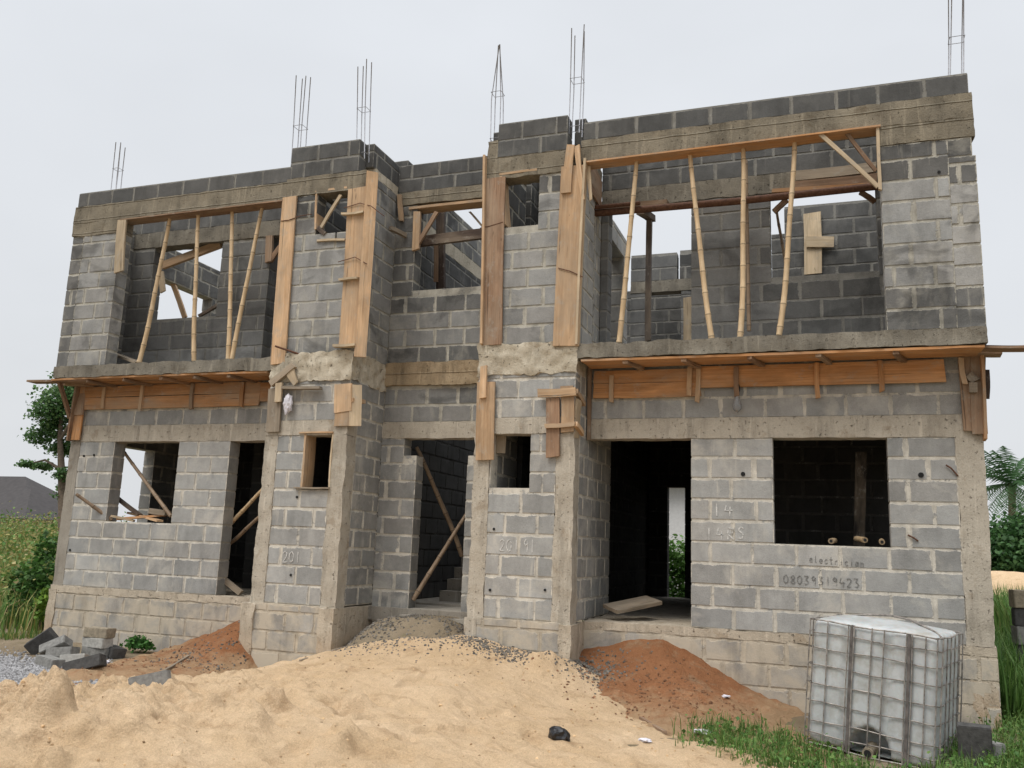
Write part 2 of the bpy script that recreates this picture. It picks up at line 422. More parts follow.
wall('foundation_wall', 'y', T, YK+T, -WL-.03, -WL+T, -1.1, -.12, (), .28, 'block_base')
conc('entrance_step', -.40, .62, -.02, YE+.25, -.45, -.10, 'conc_floor', .02)
conc('entrance_step', -.46, .66, -.32, -.03, -.6, -.26, 'conc_floor', .02)
# --- side, rear and inner walls, ground storey
wall('block_wall', 'y', T+.011, YK, WR-T, WR, 0, 3.15, [(2.2, 3.4, 1.0, 2.2)], .24, 'block', .2)
wall('block_wall', 'y', T+.011, YK, -WL, -WL+T, 0, 3.15, [(.55, 1.62, 1.0, 2.25)], .24, 'block', .2)
wall('block_wall', 'x', -WL, WR, YK, YK+T, -.1, 3.15, [(1.955, 2.30, -.2, 2.12)], .05, 'block_gf_shade', .1)
wall('block_wall', 'y', 2.35, YK, BR-T-.5, BR-.5, 0, 3.15, (), 0.05, 'block_gf_shade', .1)
wall('block_wall', 'x', 3.0, WR-T, 3.2, 3.4, 0, 3.15, (), 0.05, 'block_gf_shade', .1, label='inner dividing block wall')
wall('block_wall', 'x', -WL+T, -1.2, 3.4, 3.6, 0, 3.15, (), 0.05, 'block_gf_shade', .1, label='inner dividing block wall')
wall('block_wall', 'y', 1.9, 3.4, -4.3, -4.1, 0, 3.15, (), 0.05, 'block_gf_shade', .1, label='inner dividing block wall')
wall('block_wall', 'x', -BL+T, -AL-T, .9, 1.1, 0, 3.15, (), .03, 'block_gf_shade', .1)
wall('block_wall', 'y', YE+T, 5.4, -AL-T, -AL, 0, 3.15, (), .09, 'block_gf_shade', .1)
wall('block_wall', 'y', YE+T, 5.4, AR+.02, AR+T, 0, 3.15, (), .09, 'block_gf_shade', .1)
wall('block_wall', 'x', -AL, AR, 5.4, 5.6, 0, 3.15, (), .09, 'block_gf_shade', .1)
# stairs: one flight inside the entrance
V, Fc = [], []
for i in range(11):
    b = len(V); V += boxv(-.62, .62, 1.75+i*.26, 4.9, -.02+i*.17, -.02+(i+1)*.17+.001); Fc += [[b+k for k in f] for f in BOXF]
mesh_obj('staircase', V, Fc, MT['conc_floor'], HOUSE)
# --- first floor slab (open over the stairs)
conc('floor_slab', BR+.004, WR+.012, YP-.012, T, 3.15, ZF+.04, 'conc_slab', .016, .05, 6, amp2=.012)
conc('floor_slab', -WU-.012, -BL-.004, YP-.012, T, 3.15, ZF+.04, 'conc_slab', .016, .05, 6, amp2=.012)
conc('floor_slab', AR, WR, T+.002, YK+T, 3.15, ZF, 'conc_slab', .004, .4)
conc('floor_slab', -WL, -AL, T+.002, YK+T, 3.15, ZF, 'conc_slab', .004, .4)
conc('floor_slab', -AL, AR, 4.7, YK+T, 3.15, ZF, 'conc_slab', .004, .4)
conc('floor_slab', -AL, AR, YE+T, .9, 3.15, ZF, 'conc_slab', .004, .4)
# --- upper storey, front plane
tu = lambda s, z: (.13 if z > 4.95 else (.31 if 3.75 < z else .16))*(1+.15*math.sin(s*2.1))
wall('block_wall', 'x', 5.61, WR-.26, YP, YP+T, ZF+.03, 5.5, (), tu, 'block_up', 6.15)
wall('block_wall', 'x', WR-.262, WR+.012, YP+.003, YP+T, ZF+.03, 5.28, (), tu, 'block_up', 9, course=.235)
wall('block_wall', 'x', WR-.26, WR-.02, YP, YP+T, 5.28, 5.5, (), .10, 'block_up', 9)
wall('block_wall', 'x', -WU+.24, -5.33, YP, YP+T, ZF+.03, 5.44, (), lambda s, z: .27, 'block_up', -5.9)
wall('block_wall', 'x', -WU, -WU+.225, YP+.01, YP+T, ZF+.03, 5.44, (), lambda s, z: .15, 'block_up', -9)
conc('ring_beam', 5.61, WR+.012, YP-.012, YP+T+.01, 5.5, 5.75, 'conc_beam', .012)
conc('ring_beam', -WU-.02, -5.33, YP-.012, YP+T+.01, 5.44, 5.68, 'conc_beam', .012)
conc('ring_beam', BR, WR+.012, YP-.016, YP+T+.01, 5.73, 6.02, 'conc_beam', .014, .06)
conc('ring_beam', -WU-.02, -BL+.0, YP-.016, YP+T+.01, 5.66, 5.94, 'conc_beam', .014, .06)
wall('parapet', 'x', BR+.02, WR-.02, YP, YP+T, 6.02, 6.27, (), .10, 'block_new', 2.3)
wall('parapet', 'x', -WU+.02, -BL+.05, YP, YP+T, 5.94, 6.18, (), .11, 'block_new', -6.1)
# piers, upper storey
for s, a, b in ((1, AR, BR), (-1, -BL, -AL)):
    if s > 0: wx, wz, zb, zt = (.98, 1.53), (4.94, 5.62), 5.62, 5.92
    else: wx, wz, zb, zt = (-1.80, -1.28), (5.0, 5.70), 5.70, 5.98
    tp = lambda s_, z: .12 if z > zb-.3 else (.29 if z > 3.8 else .25)
    wall('block_wall', 'x', a, b, YP, YP+T, 3.36, zb, [(wx[0], wx[1], wz[0], wz[1]+.1)], tp, 'block_up', a+.38)
    conc('ring_beam', a-.01, b+.012, YP-.016, YP+T+.01, zb, zt, 'conc_beam', .014, .06)
    wall('parapet', 'x', a+(.14 if s > 0 else .02), b-(.2 if s > 0 else .14), YP, YP+T, zt, zt+.49, (), .095, 'block_new', a+.25)
conc('concrete_column', AR, AR+.14, YP-.004, YP+T, 5.92, 6.17, 'conc_beam', .012)
wall('parapet', 'x', AR+.02, AR+.14, YP+.12, YP+T+.12, 6.17, 6.36, (), .085, 'block_new', .5)
# upper side walls of the piers
wall('block_wall', 'y', YP+T+.002, .14, BR-T, BR, 3.36, 5.9, (), .36, 'block', .1)
wall('block_wall', 'y', .20, 2.25, BR-T, BR, ZF, 5.62, [(1.05, 2.0, 3.2, 5.35)], .36, 'block', .1)
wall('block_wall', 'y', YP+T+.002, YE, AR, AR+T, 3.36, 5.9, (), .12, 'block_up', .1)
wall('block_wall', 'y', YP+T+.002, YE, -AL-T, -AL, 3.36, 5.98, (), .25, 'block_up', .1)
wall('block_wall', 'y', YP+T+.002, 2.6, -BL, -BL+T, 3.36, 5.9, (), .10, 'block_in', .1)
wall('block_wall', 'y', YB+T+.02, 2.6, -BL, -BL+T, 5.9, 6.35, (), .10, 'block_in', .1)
for x0 in (AR, BR-T, -AL-T, -BL):
    conc('ring_beam', x0-.006, x0+T+.006, YP+T+.015, YE-.01 if x0 in (AR, -AL-T) else YB-.01, 5.9 if x0 > 0 else 5.98, 6.03 if x0 > 0 else 6.11, 'conc_rough' if x0 == -AL-T else 'conc_beam', .012)
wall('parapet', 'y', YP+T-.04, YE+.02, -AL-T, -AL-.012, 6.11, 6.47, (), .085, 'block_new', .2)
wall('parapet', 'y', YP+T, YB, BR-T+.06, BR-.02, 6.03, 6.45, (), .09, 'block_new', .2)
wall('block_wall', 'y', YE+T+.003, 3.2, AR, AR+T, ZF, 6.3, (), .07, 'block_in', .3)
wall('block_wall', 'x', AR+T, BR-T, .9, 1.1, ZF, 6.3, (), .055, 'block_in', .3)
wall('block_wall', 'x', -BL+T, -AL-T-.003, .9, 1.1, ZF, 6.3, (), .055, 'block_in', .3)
# entrance wall, upper storey
wall('block_wall', 'x', -AL+.003, AR-.003, YE, YE+T, 3.39, 5.80, [(-.70, 1.0, 4.48, 6)], lambda s, z: .15 if (z > 4.2 or z < 3.6) else .24, 'block_up', -.55)
conc('ring_beam', -AL+.004, AR-.004, YE-.01, YE+T+.01, 5.82, 6.02, 'conc_beam', .012)
wall('parapet', 'x', -AL+.01, AR-.01, YE, YE+T, 6.02, 6.46, (), .092, 'block_new', -.6, course=.225)
wall('parapet', 'y', YE+T, 1.1, -AL-T, -AL+.02, 6.2, 6.66, (), .085, 'block_new', .2, label='short raised block stub beside the entrance parapet')
# balcony back walls
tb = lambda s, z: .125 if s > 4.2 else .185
wall('block_wall', 'x', BR+.01, WR-T, YB, YB+T, ZF+.002, 5.5, [(2.2, 3.33, 3.2, 5.6), (4.34, 5.62, 4.36, 5.6)], tb, 'block_in', 3.5)
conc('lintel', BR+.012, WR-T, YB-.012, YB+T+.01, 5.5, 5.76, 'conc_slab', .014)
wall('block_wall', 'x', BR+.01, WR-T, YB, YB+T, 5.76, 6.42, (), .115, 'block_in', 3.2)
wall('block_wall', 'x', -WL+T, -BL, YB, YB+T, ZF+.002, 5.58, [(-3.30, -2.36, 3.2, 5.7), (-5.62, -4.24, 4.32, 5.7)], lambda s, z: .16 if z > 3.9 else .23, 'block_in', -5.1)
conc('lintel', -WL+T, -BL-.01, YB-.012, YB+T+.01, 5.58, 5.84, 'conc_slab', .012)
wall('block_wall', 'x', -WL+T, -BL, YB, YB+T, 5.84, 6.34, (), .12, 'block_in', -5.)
# upper side, inner and rear walls
wall('block_wall', 'y', YP+T+.002, YK, WR-T, WR, ZF+.03, 6.0, [(2.2, 3.4, 4.3, 5.5)], .16, 'block_up', .1)
wall('block_wall', 'y', YP+T+.002, YK, -WU, -WU+T, ZF+.03, 5.9, [(1.0, 2.6, 4.2, 5.3)], .16, 'block_up', .1)
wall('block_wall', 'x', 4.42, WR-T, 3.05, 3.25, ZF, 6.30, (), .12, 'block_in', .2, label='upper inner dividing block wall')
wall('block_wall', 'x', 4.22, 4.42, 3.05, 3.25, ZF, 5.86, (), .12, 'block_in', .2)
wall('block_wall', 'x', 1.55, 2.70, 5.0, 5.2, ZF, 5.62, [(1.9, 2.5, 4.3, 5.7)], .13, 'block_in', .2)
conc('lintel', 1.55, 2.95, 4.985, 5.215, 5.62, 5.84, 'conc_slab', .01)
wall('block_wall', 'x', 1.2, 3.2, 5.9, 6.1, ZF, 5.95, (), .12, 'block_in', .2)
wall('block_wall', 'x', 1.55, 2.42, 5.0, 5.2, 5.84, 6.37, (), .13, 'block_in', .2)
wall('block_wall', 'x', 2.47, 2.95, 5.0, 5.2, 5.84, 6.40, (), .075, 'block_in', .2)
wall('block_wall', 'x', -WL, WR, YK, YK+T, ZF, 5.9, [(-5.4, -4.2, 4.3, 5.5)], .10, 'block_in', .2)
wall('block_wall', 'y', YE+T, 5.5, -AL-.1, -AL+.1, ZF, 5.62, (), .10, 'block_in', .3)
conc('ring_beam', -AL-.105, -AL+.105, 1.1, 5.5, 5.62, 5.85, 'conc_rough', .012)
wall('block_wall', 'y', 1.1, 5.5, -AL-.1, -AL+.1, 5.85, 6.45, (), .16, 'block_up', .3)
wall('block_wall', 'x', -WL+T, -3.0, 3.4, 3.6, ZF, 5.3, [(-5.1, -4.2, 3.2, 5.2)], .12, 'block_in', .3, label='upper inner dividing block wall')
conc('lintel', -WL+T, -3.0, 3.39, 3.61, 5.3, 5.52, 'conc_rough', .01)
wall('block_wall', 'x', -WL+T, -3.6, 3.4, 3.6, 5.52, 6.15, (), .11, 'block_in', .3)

# ------------------------------------------------------------------ tubes and boards
def tube_geo(pts, radii, n=8, cap=True):
    V, Fc, U = [], [], []
    pts = [Vector(p) for p in pts]; L = 0
    for i, p in enumerate(pts):
        d = (pts[min(i+1, len(pts)-1)]-pts[max(i-1, 0)]).normalized()
        up = Vector((0, 0, 1)) if abs(d.z) < .9 else Vector((1, 0, 0))
        a = d.cross(up).normalized(); b = d.cross(a)
        if i: L += (p-pts[i-1]).length
        for k in range(n):
            t = 2*math.pi*k/n; V.append(p+(a*math.cos(t)+b*math.sin(t))*radii[i]); U.append((L, k/n))
    for i in range(len(pts)-1):
        for k in range(n):
            Fc.append((i*n+k, i*n+(k+1) % n, (i+1)*n+(k+1) % n, (i+1)*n+k))
    if cap: Fc.append(tuple(range(n))); Fc.append(tuple(range((len(pts)-1)*n, len(pts)*n))[::-1])
    return V, Fc, U
def add_uv(o, U):
    me = o.data; uv = me.uv_layers.new(name='grain')
    li = np.empty(len(me.loops), np.int32); me.loops.foreach_get('vertex_index', li)
    uv.data.foreach_set('uv', np.asarray(U, np.float32)[li].ravel())
def tube(name, pts, r, mat, parent=None, n=8, loc=None):
    rr = r if isinstance(r, (list, tuple)) else [r]*len(pts)
    V, Fc, U = tube_geo(pts, rr, n); o = mesh_obj(name, V, Fc, MT[mat], parent, True, angle=60, loc=loc); add_uv(o, U); return o
def cane(name, p0, p1, r, mat='bamboo', bend=.03, parent=None, internode=.27):
    """bamboo: swollen joints, a slight bow"""
    p0, p1 = Vector(p0), Vector(p1); L = (p1-p0).length; bd = Vector((rnd(-1, 1), rnd(-1, 1), 0))*bend
    st, rr, us = [], [], []; z = -rnd(0, internode)
    ts = {0.0, L}
    k = 0
    while z < L:
        for dz in (-.03, -.008, 0, .008, .03, .10):
            if 0 < z+dz < L: ts.add(z+dz)
        k += 1; z += internode*rnd(.92, 1.08)
    first = None; ph = rnd(0, internode); out = []
    nodes_ = np.arange(-ph, L+internode, internode)
    ts = sorted({0.0, L, *[float(q+d) for q in nodes_ for d in (-.035, -.01, 0, .01, .035, .13) if 0 < q+d < L]})
    for t in ts:
        f = t/L; st.append(p0.lerp(p1, f)+bd*math.sin(math.pi*f)+bd*.3*math.sin(math.pi*2.7*f))
        dn = min(abs(t-q) for q in nodes_); rr.append(r*(1-.22*f)*(1.13 if dn < .012 else 1.0)); us.append((t+ph)/internode)
    V, Fc, U = tube_geo(st, rr, 9)
    U = [(us[i//9], u[1]) for i, u in enumerate(U)]
    o = mesh_obj(name, V, Fc, MT[mat], parent, True, angle=60); add_uv(o, U); return o
def board_geo(p0, p1, n, width, thick, bow=.006, seg=7, taper=0.):
    p0, p1, n = Vector(p0), Vector(p1), Vector(n); a = (p1-p0).normalized(); n = (n-a*n.dot(a)).normalized(); w = a.cross(n); L = (p1-p0).length
    V, Fc, U = [], [], []; b1, b2 = rnd(-bow, bow), rnd(-bow, bow)
    e0, e1 = rnd(-.012, .012), rnd(-.012, .012)
    for i in range(seg+1):
        t = i/seg; c = p0.lerp(p1, t)+n*b1*math.sin(math.pi*t)+w*b2*math.sin(math.pi*t)
        wd = width*(1-taper*t)
        for sw, sn in ((-1, -1), (1, -1), (1, 1), (-1, 1)):
            ex = (e0 if i == 0 else e1 if i == seg else 0)*sw
            V.append(c+w*(sw*wd/2+rnd(-.002, .002))+n*sn*thick/2+a*ex); U.append((t*L, sw*wd/2+sn*thick*.4+.5))
    for i in range(seg):
        for k in range(4): Fc.append((i*4+k, (i+1)*4+k, (i+1)*4+(k+1) % 4, i*4+(k+1) % 4))
    Fc.append((0, 1, 2, 3)); q = seg*4; Fc.append((q+3, q+2, q+1, q))
    return V, Fc, U
def board(name, p0, p1, n, width, thick, mat, parent=None, bow=.011, taper=0., loc=None):
    V, Fc, U = board_geo(p0, p1, n, width, thick, bow, 7, taper); o = mesh_obj(name, V, Fc, MT[mat], parent, loc=loc); add_uv(o, U); return o
FRONT, SIDE, UP = (0, -1, 0), (1, 0, 0), (0, 0, 1)

# ------------------------------------------------------------------ starter bars (parts of the house)
def rebars(px0, py0, px1, py1, y, w=.16, dz=(0, 0, 0, 0), bent=False, mat='steel', below=.25):
    a = at(px0, py0, y); b = at(px1, py1, y); ax = (b-a); L = ax.length; ax.normalize(); a = a-ax*below
    e = bpy.data.objects.new('rebar_bundle', None); e.location = Vector(a)-HOUSE.location; link(e, HOUSE)
    world = Vector(a)
    for i, (sx, sy) in enumerate(((-1, -1), (1, -1), (1, 1), (-1, 1))):
        o0 = Vector((sx*w/2, sy*w/2, 0)); top = a+ax*(L+below+dz[i])
        mid = a+ax*(L+below)*.45
        tip = top+o0*(.12 if bent else rnd(.9, 1.1))+Vector((rnd(-.02, .02), 0, 0))
        pts = [a+o0, mid+o0+Vector((rnd(-.01, .01), 0, 0)), tip]
        V, Fc, U = tube_geo(pts, [.0068]*3, 6); ob = mesh_obj('rod', [v-world for v in V], Fc, MT[mat], None, True, loc=Vector((0, 0, 0))); ob.parent = e; add_uv(ob, U)
    for t in (.1, below+L*.42):
        q = a+ax*t; h = w/2+.008; pts = [q+Vector((sx*h, sy*h, 0)) for sx, sy in ((-1, -1), (1, -1), (1, 1), (-1, 1), (-1, -1.02))]
        V, Fc, U = tube_geo(pts, [.0042]*5, 5); ob = mesh_obj('stirrup', [v-world for v in V], Fc, MT[mat], None, True, loc=Vector((0, 0, 0))); ob.parent = e; add_uv(ob, U)
rebars(116, 189, 121, 143, YP+.12, .10, (0, -.02, -.06, -.03))
rebars(298, 165, 304, 77, YP+.12, .14, (0, -.03, .02, .02))
rebars(363, 145, 365, 62, YP+.12, .13, (-.1, 0, .02, -.02))
rebars(497, 130, 499, 45, YP+.12, .13, (0, 0, .0, .0), True)
rebars(576, 118, 579, 30, YP+.14, .14, (0, .02, .01, -.03))
rebars(956, 78, 957, -12, YP+.12, .14, (0, .02, .01, -.03))
tube('rebar_stub', [at(275, 346, YP-.16), at(290, 351, YP-.06), at(308, 357, YP+.02)], .014, 'rust', HOUSE)

# holes in the walls: their dark insides made up as black stubs
def stub(u, v, y, r=.022):
    p = at(u, v, y-.004); V, Fc, U = tube_geo([p+Vector((0, .03, 0)), p+Vector((0, -.008, 0))], [r, r*rnd(.85, 1)], 9); mesh_obj('hole_stub', V, Fc, MT['hole'], HOUSE)
for u, v, y in ((84, 456, 0), (94, 455, 0), (70, 550, 0), (743, 474, 0), (921, 475, 0), (490, 590, YP), (545, 590, YP), (494, 529, YP), (291, 575, YP), (939, 172, YP), (297, 497, YP)):
    stub(u, v, y, .03 if u in (743, 921) else .018)
tube('bent_rod', [at(946, 465, -.02), at(951, 468, -.03), at(958, 476, -.012)], .009, 'rust', HOUSE)
tube('bent_rod', [at(908, 535, -.01), at(914, 538, -.03), at(918, 541, -.01)], .009, 'rust', HOUSE)

# ------------------------------------------------------------------ writing on the walls (hand strokes)
GL = {'0': [[(.5, 1), (.15, .8), (.1, .3), (.4, 0), (.75, .2), (.8, .7), (.5, 1)]], '1': [[(.45, 1), (.45, 0)]], '2': [[(.1, .8), (.4, 1), (.75, .8), (.6, .45), (.1, 0), (.85, .02)]],
      '3': [[(.1, .95), (.7, .95), (.35, .55), (.75, .35), (.6, .05), (.1, .05)]], '4': [[(.3, 1), (.12, .4), (.85, .42)], [(.65, .75), (.62, -.05)]], '8': [[(.5, .5), (.15, .75), (.5, 1), (.8, .75), (.5, .5), (.1, .2), (.5, 0), (.85, .2), (.5, .5)]],
      '9': [[(.75, .75), (.45, 1), (.15, .75), (.4, .5), (.75, .75), (.65, 0)]], 'R': [[(.2, 0), (.2, 1), (.75, .9), (.7, .55), (.2, .5), (.85, 0)]], 'S': [[(.8, .85), (.45, 1), (.2, .75), (.7, .4), (.6, .05), (.1, .1)]],
      'e': [[(.15, .3), (.75, .35), (.6, .6), (.25, .55), (.12, .25), (.4, 0), (.8, .1)]], 'l': [[(.4, 1), (.35, .1), (.6, 0)]], 'c': [[(.75, .5), (.4, .6), (.15, .3), (.4, 0), (.8, .1)]], 't': [[(.45, .95), (.42, .1), (.65, 0)], [(.1, .6), (.8, .65)]],
      'r': [[(.25, .6), (.25, 0)], [(.25, .4), (.7, .6)]], 'i': [[(.45, .55), (.42, 0)], [(.47, .8), (.5, .84)]], 'a': [[(.75, .5), (.35, .6), (.12, .25), (.35, 0), (.72, .3), (.75, .55), (.8, 0)]], 'n': [[(.18, .6), (.2, 0)], [(.2, .4), (.55, .6), (.75, .4), (.78, 0)]]}
def writing(name, text, u0, v0, u1, v1, hpx, y, mat, wd=.006):
    a = at(u0, v0, y); b = at(u1, v1, y); h = (at(u0, v0-hpx, y)-a).length; dx = (b-a)/len(text)
    e = bpy.data.objects.new(name, None); e.location = a-HOUSE.location; link(e, HOUSE)
    for i, ch in enumerate(text):
        V, Fc = [], []
        for st in GL.get(ch, []):
            jit = [(x+rnd(-.03, .03), z+rnd(-.03, .03)) for x, z in st]
            fine = [(p_[0]+(q_[0]-p_[0])*t/4, p_[1]+(q_[1]-p_[1])*t/4) for p_, q_ in zip(jit, jit[1:]) for t in range(4)]+[jit[-1]]
            for (x0, z0), (x1, z1) in zip(fine, fine[1:]):
                if random.random() < .05: continue
                p = a+dx*i+dx*x0*.9+Vector((0, 0, z0*h)); q = a+dx*i+dx*x1*.9+Vector((0, 0, z1*h)); d = (q-p).normalized(); n = Vector((0, -1, 0)).cross(d)*wd*rnd(.22, .68)
                k = len(V); V += [p-n, q-n, q+n, p+n]; V += [v+Vector((0, .004, 0)) for v in V[-4:]]
                Fc += [[k+j for j in f] for f in BOXF]
        if V:
            ob_ = mesh_obj('written_character', [v-a for v in V], Fc, MT[mat], None, loc=Vector((0, 0, 0))); ob_.parent = e
yw = -.0085
writing('chalk_writing', '14', 712, 516, 735, 515.5, 12, yw, 'chalk', .012)
writing('chalk_writing', '14RS', 705, 540, 747, 539, 12, yw, 'chalk', .012)
writing('marker_writing', 'electrician', 809, 562, 865, 567, 7, yw, 'marker', .006)
writing('marker_writing', '08039319423', 783, 583, 861, 587.5, 8.5, yw, 'marker', .0075)
writing('chalk_writing', '201', 282, 562, 301, 563, 11, YP-.0085, 'chalk', .009)
writing('chalk_writing', '201', 499, 551, 520, 552, 12, YP-.0085, 'chalk', .009)
writing('chalk_writing', '91', 523, 552, 536, 553, 13, YP-.0085, 'chalk', .009)

# ------------------------------------------------------------------ bamboo props and loose timber (each a thing)
def thing_cane(label, group, a, b, r=.034, mat='bamboo', bend=.03, name='bamboo_prop', cat='bamboo pole'):
    o = cane(name, a, b, r, mat, bend); tag(o, label, cat, group); return o
def px(u, v, y): return at(u, v, y)
YO = YP+.12
GB = 'bamboo props in the upper right opening'
thing_cane('leftmost bamboo prop of the wide upper right opening, leaning right at its top', GB, px(619, 343, YO), px(637, 156, YO))
thing_cane('bamboo prop leaning left at its top, second from left in the upper right opening', GB, px(712, 341, YO), px(690, 151, YO))
thing_cane('upright bamboo prop in the middle of the upper right opening', GB, px(740, 339, YO), px(742.5, 146, YO))
thing_cane('rightmost bamboo prop of the upper right opening, below the diagonal laths', GB, px(779, 335, YO), px(794, 140, YO))
thing_cane('thin brown cane standing behind the upright bamboo prop on the right balcony', None, px(749, 331, .3), px(746, 160, .3), .026, 'stick')
GC = 'bamboo props in the upper left opening'
thing_cane('leftmost bamboo prop of the upper left opening, strongly slanted', GC, px(139, 363, YO), px(170, 215, YO), .036)
thing_cane('upright bamboo prop, second from left in the upper left opening', GC, px(194, 361, YO), px(199, 211, YO))
thing_cane('nearly upright bamboo prop meeting the slanted rightmost one at its foot', GC, px(228, 360, YO), px(232, 208, YO))
thing_cane('rightmost bamboo prop of the upper left opening, slanted to the right', GC, px(232, 359, YO), px(263, 205, YO))

def thing_board(name, label, a, b, n, w, t, mat, cat='plank', group=None, bow=.006, taper=0.):
    o = board(name, a, b, n, w, t, mat, None, bow, taper); tag(o, label, cat, group); return o
F_ = YP-.03
# beam soffit boards and laths
thing_board('soffit_board', 'long thin timber board along the underside of the upper right beam', Vector((2.12, YP+.07, 5.705)), Vector((5.62, YP+.07, 5.735)), UP, .235, .02, 'ply')
thing_board('soffit_board', 'long thin timber board along the underside of the upper left beam', Vector((-5.33, YP+.07, 5.632)), Vector((-2.36, YP+.07, 5.648)), UP, .235, .02, 'wood_brown')
thing_board('timber_lath', 'longer diagonal lath in the right end of the upper right opening', px(820, 134, YP-.01), px(878, 187, YP-.01), FRONT, .045, .03, 'wood_pale', 'lath')
thing_board('timber_lath', 'shorter diagonal lath just right of the longer one in the upper right opening', px(846, 132, YP+.05), px(876, 171, YP+.05), FRONT, .04, .03, 'wood_brown', 'lath')
thing_board('timber_lath', 'upright lath nailed to the right jamb of the upper right opening', px(877.5, 127, YP+.0), px(880, 190, YP+.0), FRONT, .035, .05, 'wood_pale', 'lath')
# column shutters
thing_board('shutter_plank', 'short pale plank hanging at the upper left corner of the left opening', px(122.5, 220, F_+.0), px(119, 272, F_+.0), FRONT, .17, .03, 'wood_pale', 'plank')
thing_board('shutter_plank', 'tall plank on the left edge of the left pier beside the opening', px(290, 197, F_), px(278, 364, F_), FRONT, .235, .03, 'wood', 'plank')
c = empty('column_shutter', at(350, 345, F_)); tag(c, 'tall orange timber shutter wrapping the right corner of the left pier', 'shutter')
board('front_plank', px(358, 188, F_), px(349, 345, F_), FRONT, .30, .03, 'wood', c)
board('edge_plank', px(372.5, 172, F_-.01), px(360, 357, F_-.01), Vector((.5, -.85, 0)), .16, .04, 'wood', c)
board('batten', px(342, 214, F_-.035), px(364, 212, F_-.035), UP, .06, .03, 'wood_pale', c)
board('batten', px(340, 280, F_-.035), px(358, 278, F_-.035), UP, .06, .03, 'wood_pale', c)
board('batten', px(334, 346, F_-.045), px(356, 345, F_-.045), UP, .09, .035, 'wood_pale', c)
c = empty('window_form', at(333, 238, YP+.05)); tag(c, 'small timber window form with a diagonal brace in the upper left pier', 'window form')
board('jamb_board', px(320, 197, YP+.08), px(319, 231, YP+.08), SIDE, .2, .03, 'wood', c)
board('head_board', px(319, 194, YP+.08), px(350, 190, YP+.08), UP, .2, .03, 'wood', c)
board('brace', px(341, 195, YP+.02), px(321, 228, YP+.02), FRONT, .045, .03, 'wood_pale', c)
board('sill_lath', px(317, 241, YP-.01), px(345, 240, YP-.01), UP, .05, .03, 'wood_pale', c)
board('ledger', px(319, 228, YP+.03), px(327, 235, YP+.03), UP, .1, .06, 'wood_dark', c)
thing_board('timber_peg', 'small upright split timber peg under the beam left of the centre window', px(399.5, 195, YE-.05), px(401.5, 221, YE-.05), FRONT, .07, .04, 'wood', 'timber peg')
thing_board('timber_peg', 'short stub of timber poking out of the wall left of the centre window', px(390, 228, YE-.35), px(406, 236, YE-.02), UP, .06, .06, 'wood_grey', 'timber peg')
c = empty('window_form', at(416, 250, YE)); tag(c, 'timber window form with a diagonal brace in the centre opening above the entrance', 'window form')
board('jamb_board', px(417.5, 212, YE-.02), px(416, 250, YE-.02), FRONT, .11, .05, 'wood', c)
board('head_board', at(413, 211, YE+.1), at(488, 203, YE+.1), UP, .24, .04, 'wood', c)
board('brace', px(437, 212, YE-.02), px(418, 244, YE-.02), FRONT, .06, .04, 'wood_brown', c)
thing_board('timber_beam', 'dark timber beam running across the centre window', px(418, 242, YE+.10), px(490, 233, YE+.10), FRONT, .15, .07, 'wood_dark', 'timber beam')
thing_board('timber_post', 'dark upright post standing inside the centre window', px(441, 292, 1.25), px(441, 208, 1.25), FRONT, .13, .08, 'wood_dark', 'timber post')
thing_board('timber_lath', 'thin brown upright lath beside the dark post in the centre window', px(436, 282, 1.2), px(436, 236, 1.2), FRONT, .07, .03, 'wood_brown', 'lath')
thing_board('timber_lath', 'thin grey lath slanting across the right of the centre window', px(470, 212, YE+.16), px(487, 232, YE+.16), FRONT, .03, .03, 'wood_grey', 'lath')
# right pier, upper
c = empty('column_shutter', at(492, 345, F_)); tag(c, 'dark weathered tall plank shutter on the left edge of the right pier', 'shutter')
board('front_plank', px(496, 178, F_), px(492, 345, F_), FRONT, .27, .03, 'wood_brown', c)
board('edge_plank', px(485.5, 157, F_+.0), px(482.5, 345, F_+.0), SIDE, .12, .03, 'wood', c)
c = empty('column_shutter', at(567, 345, F_)); tag(c, 'tall splintered orange shutter on the right corner of the right pier', 'shutter')
board('front_plank', px(574, 166, F_), px(566, 346, F_), FRONT, .33, .03, 'wood', c)
board('split_plank', px(571, 145, F_-.035), px(566, 193, F_-.035), FRONT, .10, .03, 'wood', c, .006, -.3)
board('split_plank', px(577, 146, F_-.02), px(583, 200, F_-.02), FRONT, .075, .03, 'wood', c, .006, .4)
board('edge_plank', at(586, 160, YP-.0), at(577.5, 345, YP-.0), SIDE, .13, .03, 'wood_pale', c)
board('split_plank', px(588, 166, YP+.05), px(591, 200, YP+.05), FRONT, .06, .03, 'wood_pale', c, .006, .5)
board('side_panel', atx(590, 176, BR+.02), atx(601, 196, BR+.02), SIDE, .42, .025, 'wood_brown', c)
c = empty('window_form', at(512, 225, YP+.05)); tag(c, 'plain timber lining of the small upper window in the right pier', 'window form')
board('jamb_board', px(504, 180, YP+.1), px(507, 227, YP+.1), SIDE, .24, .03, 'wood', c)
board('head_board', px(502, 178, YP+.1), px(540, 173, YP+.1), UP, .24, .03, 'wood', c)
